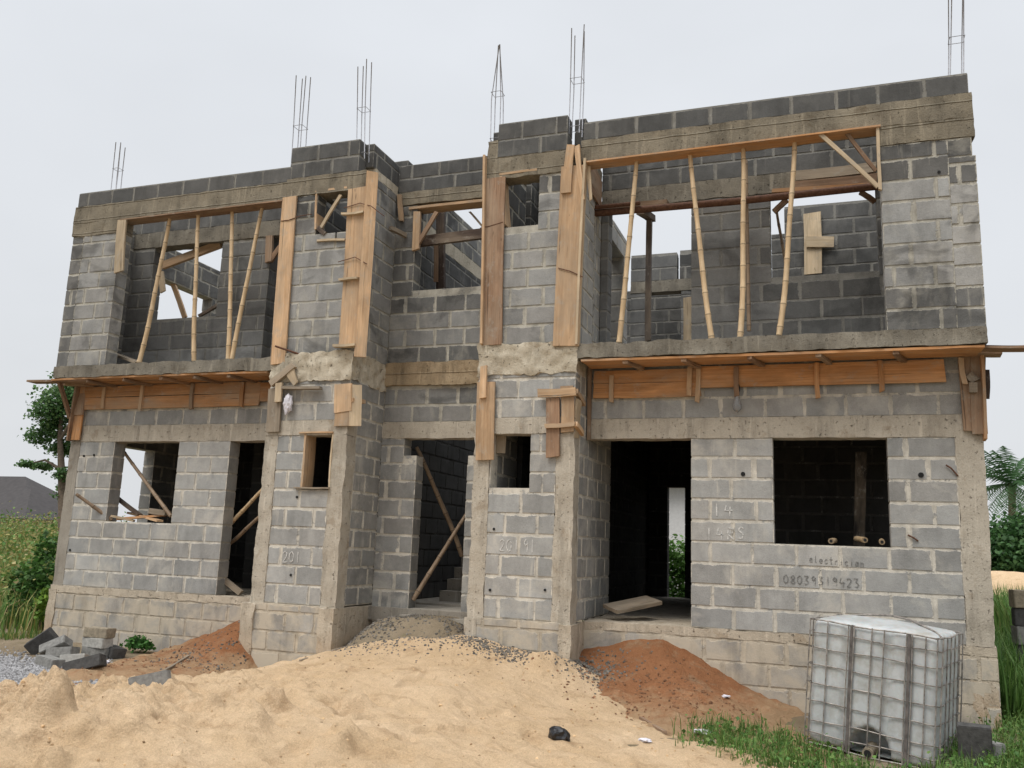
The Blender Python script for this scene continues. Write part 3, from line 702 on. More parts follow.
# wires twisted round the shutters: parts of a thing each
def wire(label, pts): o = tube('tie_wire', pts, .006, 'rust'); tag(o, label, 'wire')
wire('tie wire across the plank left of the left pier', [px(281, 221, F_-.02), px(289, 220, F_-.024), px(300, 216, F_-.02), px(312, 214, F_+.01)])
wire('tie wire round the orange shutter of the left pier', [px(344, 208, F_-.02), px(360, 203, F_-.03), px(371, 206, F_-.05), px(384, 216, F_+.02)])
wire('tie wire low on the orange shutter of the left pier', [px(338, 262, F_-.02), px(355, 257, F_-.03), px(367, 264, F_-.05)])
wire('tie wire across the dark plank shutter of the right pier', [px(480, 228, F_-.03), px(490, 226, F_-.02), px(503, 222, F_-.02)])
wire('tie wire low on the splintered shutter of the right pier', [px(558, 268, F_-.02), px(570, 271, F_-.02), px(583, 277, F_-.02)])

# balcony interiors
thing_board('timber_beam', 'brown timber beam below the inner lintel at the left of the right balcony', px(592, 211, .3), px(668, 204, .3), UP, .12, .09, 'wood_brown', 'timber beam')
o = tube('scaffold_pipe', [px(588, 214, .22), px(740, 201, .22), px(879, 186, .22)], .05, 'rust'); tag(o, 'long dark rusty pipe spanning the right balcony under the inner lintel', 'pipe')
o = tube('scaffold_pipe', [px(588, 208, .16), px(640, 203, .16)], .03, 'rust'); tag(o, 'short thin rusty pipe above the long one at the right pier', 'pipe')
c = empty('timber_prop', px(649, 341, .9)); tag(c, 'dark upright timber prop with a short head piece on the right balcony', 'prop')
board('post', px(648, 341, .9), px(649.5, 215, .9), FRONT, .075, .075, 'wood_steel', c)
board('head_piece', px(640, 211, .5), px(652, 219, 1.0), UP, .10, .09, 'wood_dark', c)
thing_board('door_plank', 'pale upright plank beside the far opening left of the inner pier', px(690, 341, 2.4), px(690, 297, 2.4), FRONT, .20, .03, 'wood_pale')
c = empty('crossed_planks', px(813, 274, 2.98)); tag(c, 'upright pale plank with a short crosspiece against the dark wall behind the right window', 'planks')
board('upright_plank', px(813, 274, 3.0), px(812, 213, 3.0), FRONT, .26, .03, 'wood_pale', c)
board('cross_plank', px(806, 242, 2.96), px(834, 242, 2.96), FRONT, .17, .03, 'wood_pale', c)
thing_board('lintel_board', 'upper grey board fixed over the right balcony window', px(795, 176, YB-.04), px(876, 167, YB-.04), FRONT, .13, .03, 'wood_grey')
thing_board('lintel_board', 'middle brown board fixed over the right balcony window', px(793, 186, YB-.05), px(877, 178, YB-.05), FRONT, .12, .03, 'wood_brown')
thing_board('lintel_board', 'lowest thin board fixed over the right balcony window', px(772, 191, YB-.06), px(876, 185, YB-.06), FRONT, .05, .04, 'ply')
thing_board('timber_lath', 'small diagonal lath in the top left corner of the right balcony window', px(774, 212, YB+.1), px(787, 200, YB+.1), FRONT, .07, .05, 'wood_brown', 'lath')
thing_board('timber_lath', 'small diagonal lath in the top right corner of the right balcony window', px(860, 192, YB+.1), px(875, 202, YB+.1), FRONT, .06, .05, 'wood_brown', 'lath')
thing_cane('thin cane slanting behind the rightmost bamboo prop', None, px(788, 272, .95), px(777, 212, .95), .022, 'stick', name='thin_cane')
# left balcony interior
thing_board('timber_beam', 'slanting pale timber crossing the left balcony window', px(162, 266, YB+.12), px(221, 244, YB+.12), FRONT, .13, .06, 'wood', 'timber beam')
thing_board('timber_lath', 'short timber standing slanted inside the left balcony window', px(172, 281, 1.6), px(185, 318, 1.6), FRONT, .09, .04, 'wood', 'lath')
thing_board('timber_lath', 'stub of timber hanging left in the left balcony window', px(161, 272, YB+.08), px(163, 292, YB+.08), FRONT, .10, .03, 'wood_pale', 'lath')
thing_board('timber_lath', 'dark stick leaning low in the right of the left balcony window', px(199, 316, 1.9), px(218, 305, 1.9), FRONT, .05, .05, 'wood_dark', 'lath')
thing_board('loose_plank', 'weathered plank lying at the foot of the left balcony opening', px(108, 352, .1), px(142, 364, -.2), UP, .22, .04, 'wood_grey')
c = empty('door_form', px(272, 262, YB)); tag(c, 'top corner of a timber door form half hidden behind the left pier plank', 'door form')
board('jamb_board', px(270, 236, YB-.03), px(269, 262, YB-.03), FRONT, .12, .05, 'wood_brown', c)
board('brace', px(270, 262, YB-.02), px(281, 246, YB-.02), FRONT, .08, .04, 'wood_brown', c)

# ------------------------------------------------------------------ balcony formwork
def formwork(name, label, x0, x1, ext, zsoff, side_rows, battens, ribs):
    c = empty(name, ((x0+x1)/2, -.3, 2.7)); tag(c, label, 'formwork')
    # soffit boards run along the facade, two boards deep
    for k, (y0, w) in enumerate(((YP+.115, .235), (YP+.36, .235))):
        board('soffit_board', Vector((x0, y0, zsoff)), Vector((x1, y0, zsoff+rnd(-.01, .01))), UP, w, .028, 'ply', c)
    for a, b, z0, z1, y in side_rows:
        board('side_board', Vector((a, y, (z0+z1)/2)), Vector((b, y, (z0+z1)/2+rnd(-.012, .012))), FRONT, z1-z0, .028, 'ply', c, .008)
    for a, zt, zb in battens:
        board('batten', Vector((a, -.075, zt)), Vector((a+rnd(-.02, .02), -.075, zb)), FRONT, rnd(.05, .07), .045, random.choice(('wood', 'ply', 'wood_brown')), c)
    for a in ribs:
        board('rib', Vector((a-.06, YP+.02, zsoff-.035)), Vector((a+.06, -.06, zsoff-.035)), UP, .06, .04, 'wood_brown', c)
    for a, b, y, m in ext:
        board('overhang_board', Vector((a, y, zsoff+.004)), Vector((b, y, zsoff-.02)), UP, .2, .03, m, c)
    return c
formwork('balcony_formwork', 'orange timber formwork under the right balcony slab', BR+.06, WR-.02, ((WR-.05, WR+.42, YP+.14, 'wood_brown'), (WR-.05, WR+.20, YP+.38, 'wood_brown')), 3.125,
         ((BR+.09, 3.55, 2.93, 3.09, -.052), (BR+.09, 3.52, 2.74, 2.925, -.055), (3.52, 6.22, 2.84, 3.10, -.06)),
         ((2.42, 3.02, 2.68), (3.40, 3.10, 2.74), (3.50, 3.1, 2.66), (3.95, 3.08, 2.72), (4.87, 3.10, 2.68), (5.55, 3.10, 2.74)), (2.75, 3.45, 4.2, 4.95, 5.75))
formwork('balcony_formwork', 'orange timber formwork under the left balcony slab', -WL+.02, -BL-.06, ((-WL-.52, -WL+.7, YP+.13, 'wood_brown'), (-WL-.16, -WL+.4, YP+.38, 'wood_brown')), 3.125,
         ((-6.16, -2.85, 2.92, 3.09, -.052), (-6.14, -2.85, 2.73, 2.915, -.055), (-2.85, -2.40, 2.80, 3.08, -.05)),
         ((-5.75, 3.08, 2.74), (-5.0, 3.09, 2.70), (-4.05, 3.09, 2.70), (-3.15, 3.09, 2.72), (-2.60, 3.0, 2.80)), (-5.6, -4.9, -4.2, -3.6, -3.0))
c = empty('corner_formwork', (WR-.15, -.06, 2.2)); tag(c, 'brown timber formwork on the right corner column under the slab', 'formwork')
board('plank', px(966, 357, -.05), px(972, 431, -.05), FRONT, .17, .03, 'wood_brown', c); board('plank', px(978, 357, -.06), px(980, 434, -.06), FRONT, .15, .03, 'wood_brown', c)
board('edge_plank', px(981, 348, -.12), px(985, 440, -.05), SIDE, .14, .03, 'ply', c); board('batten', px(961, 358, -.1), px(965, 384, -.1), FRONT, .05, .04, 'wood', c)
board('packing', px(969, 388, -.1), px(976, 388, -.1), UP, .1, .11, 'wood_grey', c); board('packing', px(969, 374, -.1), px(976, 381, -.1), FRONT, .09, .05, 'wood_grey', c)
board('wedge', px(987, 371, -.02), px(987, 399, -.02), SIDE, .07, .04, 'wood_dark', c)
c = empty('corner_formwork', (-WL+.1, -.06, 2.2)); tag(c, 'orange and brown timber formwork on the left corner column under the slab', 'formwork')
board('plank', px(82, 385, -.05), px(75.5, 440, -.05), FRONT, .17, .03, 'ply', c); board('plank', px(83, 386, -.04), px(78, 415, -.08), FRONT, .20, .03, 'wood_brown', c)
board('edge_plank', px(79, 384, -.1), px(69.5, 441, -.04), SIDE, .12, .03, 'wood_brown', c)
thing_board('diagonal_strut', 'thin diagonal strut propping the left end of the balcony formwork', px(59, 381, YP+.1), px(70, 418, -.1), FRONT, .06, .05, 'wood_brown', 'strut')
thing_board('hanging_lath', 'thin brown lath hanging down the wall at the left end of the right formwork', px(590, 360, -.1), px(589, 440, -.05), FRONT, .045, .04, 'wood_brown', 'lath')

# ------------------------------------------------------------------ planks on the piers at slab level
G1 = YP-.045
thing_board('shutter_plank', 'weathered plank low on the left edge of the left pier', px(275.5, 388, G1), px(273, 432, G1), FRONT, .21, .03, 'wood_grey')
thing_board('loose_timber', 'stubby timber leaning diagonally beside the plank on the left pier', px(271, 384, G1-.03), px(294, 365, G1-.03), FRONT, .09, .06, 'wood_grey', 'timber')
thing_board('loose_timber', 'short upright timber over the weathered plank of the left pier', px(279.5, 383, G1-.05), px(278, 402, G1-.05), FRONT, .10, .04, 'wood_pale', 'timber')
thing_board('loose_timber', 'narrow lath lying level on the left pier above the plastic bag', px(283, 388, G1-.03), px(321, 388, G1-.03), UP, .10, .035, 'wood_grey', 'timber')
thing_board('loose_timber', 'small triangular offcut on the left pier above the level lath', px(290, 371, G1-.03), px(296, 384, G1-.03), FRONT, .14, .03, 'wood_pale', 'timber', None, .006, .5)
c = empty('corner_shutter', px(345, 426, G1)); tag(c, 'orange plank shutter on the right corner of the left pier above its lower window', 'shutter')
board('front_plank', px(343.5, 384, G1), px(343, 412, G1), FRONT, .26, .03, 'wood', c); board('front_plank', px(342.5, 411, G1+.01), px(342, 426, G1+.01), FRONT, .23, .03, 'wood', c)
board('side_plank', at(356, 385, YP-.0), at(355, 426, YP-.0), Vector((.6, -.8, 0)), .16, .03, 'wood_pale', c); board('batten', px(351, 400, G1-.0), px(364, 402, YP+.2), UP, .07, .05, 'wood', c)
thing_board('shutter_plank', 'long orange plank on the left edge of the right pier', px(486.5, 382, G1), px(485, 460, G1), FRONT, .24, .03, 'wood')
thing_board('shutter_plank', 'narrow plank stub over the top of the long orange plank on the right pier', px(484, 366, G1-.035), px(483, 398, G1-.035), FRONT, .085, .035, 'wood')
c = empty('corner_shutter', px(560, 457, G1)); tag(c, 'timber shutter of planks and cross battens on the right corner of the right pier', 'shutter')
board('front_plank', px(553, 398, G1), px(553, 457, G1), FRONT, .17, .03, 'wood_brown', c); board('front_plank', px(567, 386, G1), px(567.5, 432, G1), FRONT, .16, .03, 'wood', c)
board('batten', px(538, 393, G1-.035), px(576, 391.5, G1-.035), FRONT, .10, .04, 'wood', c); board('batten', px(545, 426, G1-.035), px(575, 424, G1-.035), FRONT, .05, .04, 'wood', c)
board('side_batten', px(575, 391, G1-.02), at(583, 404, YP+.28), UP, .07, .06, 'wood', c); board('side_batten', px(575, 424, G1-.02), at(582, 434, YP+.28), UP, .06, .06, 'wood', c)
board('side_plank', at(579, 400, YP+.1), at(576, 438, YP+.1), SIDE, .2, .03, 'wood_pale', c)
c = empty('window_form', px(318, 488, YP)); tag(c, 'thin timber lining of the small ground floor window in the left pier', 'window form')
board('jamb_board', Vector((-1.683, YP+.105, 2.24)), Vector((-1.683, YP+.105, 1.51)), SIDE, .25, .03, 'wood', c); board('jamb_board', Vector((-1.252, YP+.10, 2.24)), Vector((-1.252, YP+.10, 1.51)), SIDE, .245, .022, 'wood_pale', c)
board('head_board', px(302, 433.5, YP+.05), px(336, 433, YP+.05), UP, .18, .02, 'wood', c); board('sill_board', px(298, 488, YP+.05), px(333, 488.5, YP+.05), UP, .2, .02, 'wood_grey', c)
thing_board('plywood_offcut', 'small board inside the ground floor window of the right pier', px(500, 434, YP+.16), px(499, 453, YP+.16), FRONT, .17, .02, 'wood_grey', 'board')

# ------------------------------------------------------------------ poles in the ground floor openings
thing_cane('pole in the entrance leaning from upper left to lower right', None, px(462, 556, 1.35), px(416, 447, .75), .036, 'stick', name='entrance_pole', cat='pole')
thing_cane('pole in the entrance leaning from lower left to upper right', None, px(413, 600, .5), px(466, 515, .95), .034, 'stick', name='entrance_pole', cat='pole')
thing_cane('upper pale pole slanting across the left doorway', None, px(224, 533, .35), px(267, 486, .05), .032, 'bamboo', name='doorway_pole', cat='pole')
thing_cane('lower grey pole slanting across the left doorway', None, px(226, 546, .4), px(264, 511, .1), .03, 'stick', name='doorway_pole', cat='pole')
thing_board('loose_timber', 'short timber lying on the floor of the left doorway', px(221, 577, .2), px(241, 593, .2), FRONT, .08, .05, 'wood_grey', 'timber')
thing_cane('stick leaning inside the left window from top left to bottom right', None, px(171, 516, .12), px(122, 449, .3), .03, 'stick', name='leaning_stick', cat='stick')
thing_cane('stick poking out of the left window down to its left', None, px(112, 520, .1), px(76, 494, -.25), .03, 'stick', .01, name='leaning_stick', cat='stick')
thing_board('loose_plank', 'brown plank lying on the sill of the left window', px(118, 519, .1), px(166, 515, .3), UP, .13, .035, 'ply')
thing_board('loose_plank', 'dark board slanting up on the left of the left window sill', px(116, 497, .35), px(140, 515, .25), UP, .08, .04, 'wood_dark')
thing_board('loose_plank', 'stubby grey block of timber on the right of the left window sill', px(152, 511, .25), px(168, 513, .25), UP, .12, .08, 'wood_grey')
thing_board('loose_plank', 'short pale board end at the left of the left window sill', px(112, 516, .02), px(134, 521, .12), UP, .09, .03, 'wood_pale')
thing_board('loose_plank', 'reddish board across the back of the left window sill', px(130, 513, .4), px(160, 521, .1), UP, .1, .03, 'wood')
for u, v, lab in ((831, 541, 'small bamboo end at the left of the right window sill'), (865, 540, 'bamboo end pointing left in the middle of the right window sill'), (882, 542, 'rightmost bamboo end on the right window sill')):
    a = px(u, v, .12); o = tube('bamboo_end', [a, a+Vector((rnd(-.08, .08), .5, rnd(0, .03)))], .033, 'bamboo'); tag(o, lab, 'bamboo piece', 'bamboo ends on the right window sill')
    V, Fc, U = tube_geo([a+Vector((0, -.004, 0)), a+Vector((0, -.002, 0))], [.018, .018], 8); mesh_obj('hollow', V, Fc, MT['hole'], o)
o = board('floor_board', at(610, 609, .25), at(654, 600, .75), Vector((0, -.25, 1)), .32, .045, 'wood_grey'); tag(o, 'weathered board lying on the floor in the right doorway', 'board')

thing_board('loose_plank', 'nearly black narrow strip added for the dark gap inside the right window', px(859, 546, 1.0), px(861, 452, 1.0), FRONT, .13, .04, 'gap_black')  # added strip in place of a dark crack, no real plank
# bulb hanging on the wall
c = empty('light_bulb', px(737, 400, -.05)); tag(c, 'clear light bulb in a black holder hanging on the wall above the right doorway', 'light bulb')
p = px(737, 386, -.06); V, Fc, U = tube_geo([p+Vector((0, 0, .04)), p, p+Vector((0, 0, -.07))], [.02, .035, .032], 10); mesh_obj('holder', V, Fc, MT['hole'], c, True, angle=50)
mg, nt, b = nodes('bulb_glass'); b.inputs['Base Color'].default_value = (.62, .62, .62, 1); b.inputs['Roughness'].default_value = .08; b.inputs['Transmission Weight'].default_value = .75; MT['glass'] = mg
pts = [p+Vector((0, 0, z)) for z in (-.07, -.11, -.17, -.23, -.28, -.31, -.322)]; V, Fc, U = tube_geo(pts, [.02, .026, .04, .055, .05, .028, .004], 12); mesh_obj('glass', V, Fc, MT['glass'], c, True)
# plastic bag on the left pier
def blob(name, ctr, sx, sy, sz, mat, amp=.35, freq=6., sub=3, parent=None, seed=0.):
    import bmesh
    bm = bmesh.new(); bmesh.ops.create_icosphere(bm, subdivisions=sub, radius=1)
    V = []
    for v in bm.verts:
        n = 1+amp*noise.noise(v.co*freq*.35+Vector((seed, 0, 0)))+amp*.6*noise.noise(v.co*freq*.9+Vector((0, seed, 0)))
        V.append((ctr[0]+v.co.x*n*sx, ctr[1]+v.co.y*n*sy, ctr[2]+v.co.z*n*sz))
    Fc = [[v.index for v in f.verts] for f in bm.faces]; bm.free()
    return mesh_obj(name, V, Fc, MT[mat] if isinstance(mat, str) else mat, parent, amp < .2)
MT['white_plastic'] = mat_plain('white_plastic', (.62, .60, .64), .4, 0, .3, 20)
MT['black_plastic'] = mat_plain('black_plastic', (.012, .012, .014), .3, 0, .3, 20, .0, .5)
o = blob('plastic_bag', px(288, 404, G1-.03), .06, .05, .13, 'white_plastic', .4, 7, 3, None, 3.); tag(o, 'crumpled whitish plastic bag hanging on the left pier', 'plastic bag')

# ------------------------------------------------------------------ ground
def tps(P):
    P = np.array(P, float); X = P[:, :2]; n = len(P)
    def U(r2): return .5*r2*np.log(np.maximum(r2, 1e-12))
    K = U(((X[:, None]-X[None])**2).sum(-1))+np.eye(n)*.02
    A = np.zeros((n+3, n+3)); A[:n, :n] = K; A[:n, n] = 1; A[:n, n+1:] = X; A[n, :n] = 1; A[n+1:, :n] = X.T
    w_ = np.linalg.solve(A, np.r_[P[:, 2], 0, 0, 0])
    def f(x, y):
        r2 = (x[..., None]-X[:, 0])**2+(y[..., None]-X[:, 1])**2
        return U(r2)@w_[:n]+w_[n]+w_[n+1]*x+w_[n+2]*y
    return f
def fbm(x, y, sc, oc, seed=0., H=1.0):
    return np.array([noise.fractal(Vector((a*sc, b*sc, seed)), H, 2.1, oc) for a, b in zip(x.ravel(), y.ravel())]).reshape(x.shape)
def heightfield(name, xs, ys, zf, mat, keep=None):
    X, Y = np.meshgrid(xs, ys); Z = zf(X, Y)
    nx, ny = len(xs), len(ys); idx = np.arange(nx*ny).reshape(ny, nx)
    q = np.stack([idx[:-1, :-1], idx[:-1, 1:], idx[1:, 1:], idx[1:, :-1]], -1).reshape(-1, 4)
    if keep is not None:
        k = keep(X, Y, Z).ravel(); q = q[k[q].any(1)]
        used = np.unique(q); re = -np.ones(nx*ny, int); re[used] = np.arange(len(used)); q = re[q]
        V = np.c_[X.ravel(), Y.ravel(), Z.ravel()][used]
    else: V = np.c_[X.ravel(), Y.ravel(), Z.ravel()]
    o = mesh_obj(name, V, q, MT[mat], None, True); return o
def gz(X, Y):
    b = -.82+.05*fbm(X, Y, .35, 3, 3.)*np.exp(-((X**2+Y**2)/600))+.015*fbm(X, Y, 3.2, 3, 5.)*(np.hypot(X, Y+2) < 14)
    b = b-.14*np.exp(-((X-5.3)**2+(Y+1.9)**2)/1.1)
    b = b+1.15*np.clip((-X-9)/14, 0, 1)*np.exp(-((Y-8)/40)**2)
    ent = .73*np.exp(-((X+.05)/.95)**4)*np.clip((Y+1.5)/1.2, 0, 1)*(Y < 3)      # banked up at the entrance
    return b+ent
def axis(lo, hi, step, far):
    a = list(np.arange(lo, hi+1e-6, step)); s = step; p = hi; up = []
    while p < far: s *= 1.5; p += s; up.append(p)
    s = step; p = lo; dn = []
    while p > -far: s *= 1.5; p -= s; dn.append(p)
    return np.array(dn[::-1]+a+up)
GX, GY = axis(-9, 9.5, .1, 1800), axis(-7, 3, .1, 1800)
tag(heightfield('ground', GX, GY, gz, 'ground'), kind='structure')

sand_f = tps([(-2.2, -.62, -.95), (-1.6, -.62, -.78), (-1.05, -.62, -.55), (-.3, -.55, -.30), (.4, -.5, -.27), (.8, -.6, -.20), (1.5, -.6, -.34), (2.07, -.6, -.42), (2.5, -.5, -.62), (3.2, -.4, -.9),
  (-.9, .1, -.36), (.6, .1, -.30), (0, .3, -.25), (-3, -1.5, -1.0), (-2.1, -1.5, -.86), (-1.2, -1.4, -.64), (0, -1.5, -.42), (1, -1.5, -.40), (2, -1.4, -.56), (3, -1.5, -.78), (3.9, -1.6, -.9),
  (-3.4, -3, -.98), (-2.3, -3, -.78), (-1.4, -3, -.60), (-.2, -3, -.50), (1, -3, -.52), (2, -3, -.64), (3, -3, -.76), (4.4, -3, -.82), (3.8, -2.6, -.765), (3.4, -3.6, -.755), (4.2, -3.6, -.80),
  (-2.9, -4.2, -.9), (-1.9, -4.2, -.66), (-1.0, -4.2, -.52), (0, -4.4, -.50), (1, -4.4, -.56), (2.2, -4.4, -.68), (3.4, -4.4, -.80), (4.6, -4.2, -.9),
  (-2.8, -5.4, -.86), (-1.6, -5.4, -.60), (-.4, -5.6, -.46), (.8, -5.6, -.54), (2.4, -5.6, -.72), (4, -5.4, -.86), (-2.4, -7, -.9), (0, -7, -.82), (2, -7, -.86), (5, -7, -.95), (-4.4, -5, -1.05), (-4.5, -2, -1.1), (5.5, -2.5, -1.0)])
LUMPS = [(-1.7, -4.5, .12, .35), (-.2, -4.6, .12, .22), (.35, -4.7, .10, .1), (1.5, -4.6, .10, .12), (.55, -4.2, .13, .16), (1.0, -3.55, .09, .15), (.3, -3.3, .07, .14), (-1.4, -4.0, .07, .18), (1.3, -3.9, .07, .15), (.0, -5.2, .12, .25), (.8, -4.9, .08, .2), (1.9, -.95, .10, .22), (-.6, -5.2, .10, .16)]
PITS = [(200, 704, -.10, .10), (226, 706, -.07, .08), (330, 708, -.10, .09), (352, 712, -.12, .13), (372, 718, -.10, .12), (408, 730, -.07, .07), (42, 737, .27, .17), (75, 745, .08, .15), (52, 764, .05, .07), (330, 742, .10, .16), (300, 745, -.06, .1), (120, 745, .08, .12), (246, 700, .07, .12), (255, 735, .07, .14)]
def sz(X, Y):
    z = sand_f(X, Y)-3*((X < -4.6) | (X > 6) | (Y > .5) | (Y < -7.2))
    near = np.clip((-1.6-Y)/2.5, 0, 1)
    a = fbm(X, Y, 1.1, 4, 11.); b = fbm(X, Y, 4.5, 4, 17., .8)
    rg = 1-np.abs(fbm(X, Y, 1.9, 5, 23., .9))*1.6; lf = np.clip((1.6-X)/2.2, .25, 1); z = z+.075*a+(.016+.04*near*lf)*b+.075*near*lf*(np.clip(rg, 0, 1)-.6)+.05*near*lf*fbm(X, Y, 9., 5, 27., .55)-.03*near*lf*np.abs(fbm(X, Y, 5.5, 4, 29., .8))
    ch = np.array([(lambda d: min(1., (d[1]-d[0])*2.6))(noise.voronoi(Vector((a*2.6+.35*noise.noise(Vector((a*5, b_*5, 1.))), b_*2.6+.35*noise.noise(Vector((a*5, b_*5, 7.))), 2.)))[0]) if n_ > .02 else 0. for a, b_, n_ in zip(X.ravel(), Y.ravel(), near.ravel())]).reshape(X.shape)
    z = z+.11*near*lf*(ch-.5)*np.clip(.3+fbm(X, Y, .8, 2, 91.)*1.6, 0, 1)
    for u_, v_, h_, r_ in PITS:
        p_ = atz(u_, v_, -.58); z = z+h_*np.exp(-(((X-p_.x)**2+((Y-p_.y)*.8)**2)/r_**2)**2.2)*(1+.5*b)
    for lx, ly, h, r in LUMPS: z = z+h*np.exp(-(((X-lx)**2+(Y-ly)**2)/r**2)**1.7)*(1+.45*b+.25*fbm(X, Y, 9., 3, 33.))
    fp = fbm(X, Y, 2.2, 2, 31.)                                           # footprints
    return z-.045*np.clip((fp-.30)/.12, 0, 1)*np.clip((-1.0-Y)/1.5, 0, 1)
SX = np.arange(-4.0, 5.4, .024); SY = np.arange(-7.0, .45, .024)
tag(heightfield('sand_heap', SX, SY, sz, 'sand', lambda X, Y, Z: (Z > -.93) & ~((Y > -.62) & (((X < -AL+.05)) | (X > AR-.05)))), 'heap of pale builders sand spread across the front of the house', 'sand', kind='stuff')

latl = tps([(-4.5, -.05, -.95), (-3.9, -.05, -.72), (-3.3, -.05, -.50), (-2.8, -.05, -.33), (-2.4, -.05, -.27), (-2.45, -.6, -.44), (-3.0, -.6, -.60), (-3.8, -.7, -.80), (-4.5, -.8, -.95), (-2.15, -.65, -.86), (-1.6, -.7, -1.05), (-2.1, -1.2, -.80), (-2.8, -1.4, -.76), (-3.4, -1.8, -.775), (-3.2, -2.5, -.78), (-2.2, -2.4, -.79), (-1.6, -1.6, -.82), (-2.9, -2.9, -.87), (-1.6, -2.6, -.86), (-4.2, -2, -.95), (-3.4, -3.3, -1.), (-1.2, -3.3, -1.)])
latr = tps([(2.12, -.05, -.34), (2.9, -.05, -.20), (3.35, -.05, -.27), (3.7, -.05, -.45), (4.1, -.05, -.64), (4.7, -.05, -.86), (5.2, -.1, -1.), (2.15, -.55, -.60), (2.9, -.5, -.46), (3.5, -.5, -.53), (4.2, -.6, -.75), (4.8, -.7, -.92), (2.3, -1.1, -.72), (3.1, -1.1, -.66), (3.8, -1.2, -.72), (4.4, -1.3, -.80), (3.2, -1.8, -.80), (4.2, -2.0, -.84), (5.0, -1.7, -.95), (2.4, -2, -.95), (3.4, -2.8, -.98), (4.6, -2.8, -1.)])
def lz(f, seed, x0=-9, x1=9): return lambda X, Y: np.where((X < x0) | (X > x1) | (Y > .05) | (Y < -3.2), -3., 0)+f(X, Y)+.085*fbm(X, Y, 1.6, 5, seed)+.03*fbm(X, Y, 7, 4, seed+4)
tag(heightfield('laterite_heap', np.arange(-4.8, -.9, .045), np.arange(-3.6, .03, .045), lz(latl, 41., -4.8, -.9), 'laterite', lambda X, Y, Z: (Z > -.92) & ~((Y > -.6) & (X > -BL-.06))), 'bank of red laterite soil against the wall left of the left pier', 'red soil', kind='stuff')
tag(heightfield('laterite_heap', np.arange(2.06, 5.4, .045), np.arange(-3.0, .03, .045), lz(latr, 51., 2.06, 5.2), 'laterite', lambda X, Y, Z: (Z > -.92)), 'bank of red laterite soil against the wall below the right doorway', 'red soil', kind='stuff')

def surf(x, y, fs):
    X, Y = np.array([[x]]), np.array([[y]]); return max(float(f(X, Y)[0, 0]) for f in fs)
allz = [gz, sz, lz(latl, 41., -4.8, -.9), lz(latr, 51., 2.06, 5.2)]
# ------------------------------------------------------------------ pebbles
ICO = None
def pebbles(name, pts, smin, smax, mat, label, cat):
    import bmesh
    bm = bmesh.new(); bmesh.ops.create_icosphere(bm, subdivisions=1, radius=1); bv = np.array([v.co[:] for v in bm.verts]); bf = np.array([[v.index for v in f.verts] for f in bm.faces]); bm.free()
    N = len(pts); P = np.array(pts); s = RNG.uniform(smin, smax, (N, 1, 1))*RNG.uniform(.6, 1.25, (N, 1, 3))
    jit = bv[None]*(1+RNG.normal(0, .16, (N, len(bv), 1)))
    ang = RNG.uniform(0, 6.28, N); ca, sa = np.cos(ang), np.sin(ang)
    v = jit*s; v = np.stack([v[..., 0]*ca[:, None]-v[..., 1]*sa[:, None], v[..., 0]*sa[:, None]+v[..., 1]*ca[:, None], v[..., 2]], -1)+P[:, None]
    f = bf[None]+(np.arange(N)*len(bv))[:, None, None]
    o = mesh_obj(name, v.reshape(-1, 3), f.reshape(-1, 3), None)
    o.data.materials.append(MT[mat]); c = RNG.uniform(.45, 1.3, (N, 1)); c = np.repeat(np.c_[c*1.02, c, c*.97, np.ones(N)], len(bv), 0).astype(np.float32)
    a = o.data.color_attributes.new('lcol', 'FLOAT_COLOR', 'POINT'); a.data.foreach_set('color', c.ravel())
    tag(o, label, cat, kind='stuff'); return o
def mat_stone(name, col):
    m, nt, b = nodes(name); g = G(nt); c = g.n('ShaderNodeAttribute', attribute_name='lcol').outputs['Color']
    geo = g.n('ShaderNodeNewGeometry').outputs['Position']
    g.l(g.mul(g.mix(1, c, col, 'MULTIPLY'), g.map(g.noise(geo, 60, 3), .3, .7, .8, 1.2)), b.inputs['Base Color']); b.inputs['Roughness'].default_value = .9; return m
MT['stone_grey'] = mat_stone('granite_chips', (.30, .30, .31)); MT['stone_dark'] = mat_stone('dark_gravel', (.16, .145, .125)); MT['stone_clod'] = mat_stone('sand_clods', (.50, .35, .20)); MT['stone_red'] = mat_stone('laterite_clods', (.24, .12, .06))
def gauss_pts(n, cx, cy, sx, sy, rot=0., fs=allz, dz=0., clip=None):
    out = []
    q = RNG.normal(0, 1, (n, 2))*[sx, sy]; c, s = math.cos(rot), math.sin(rot)
    X = cx+q[:, 0]*c-q[:, 1]*s; Y = cy+q[:, 0]*s+q[:, 1]*c
    Z = np.max([f(X[None], Y[None])[0] for f in fs], 0)
    m = np.ones(n, bool) if clip is None else clip(X, Y)
    return np.c_[X, Y, Z+dz][m]
outside = lambda X, Y: ~((Y > -.08) & ((X < -AL) | (X > AR))) & ~((Y > YP-.08) & (((X > -BL-.1) & (X < -AL)) | ((X > AR) & (X < BR+.02))))
gp = [gauss_pts(6500, -4.0, -2.5, .95, .42, .35, [gz], .004, outside), gauss_pts(4500, -5.2, -2.3, .9, .45, .2, [gz], .004, outside), gauss_pts(2600, -3.1, -3.2, .5, .35, .6, [gz], .004, outside)]
pebbles('gravel', np.vstack(np.vstack([gp[0]]+gp[1:])[None]), .008, .022, 'stone_grey', 'patch of loose pale granite chippings on the ground left of the sand', 'gravel')
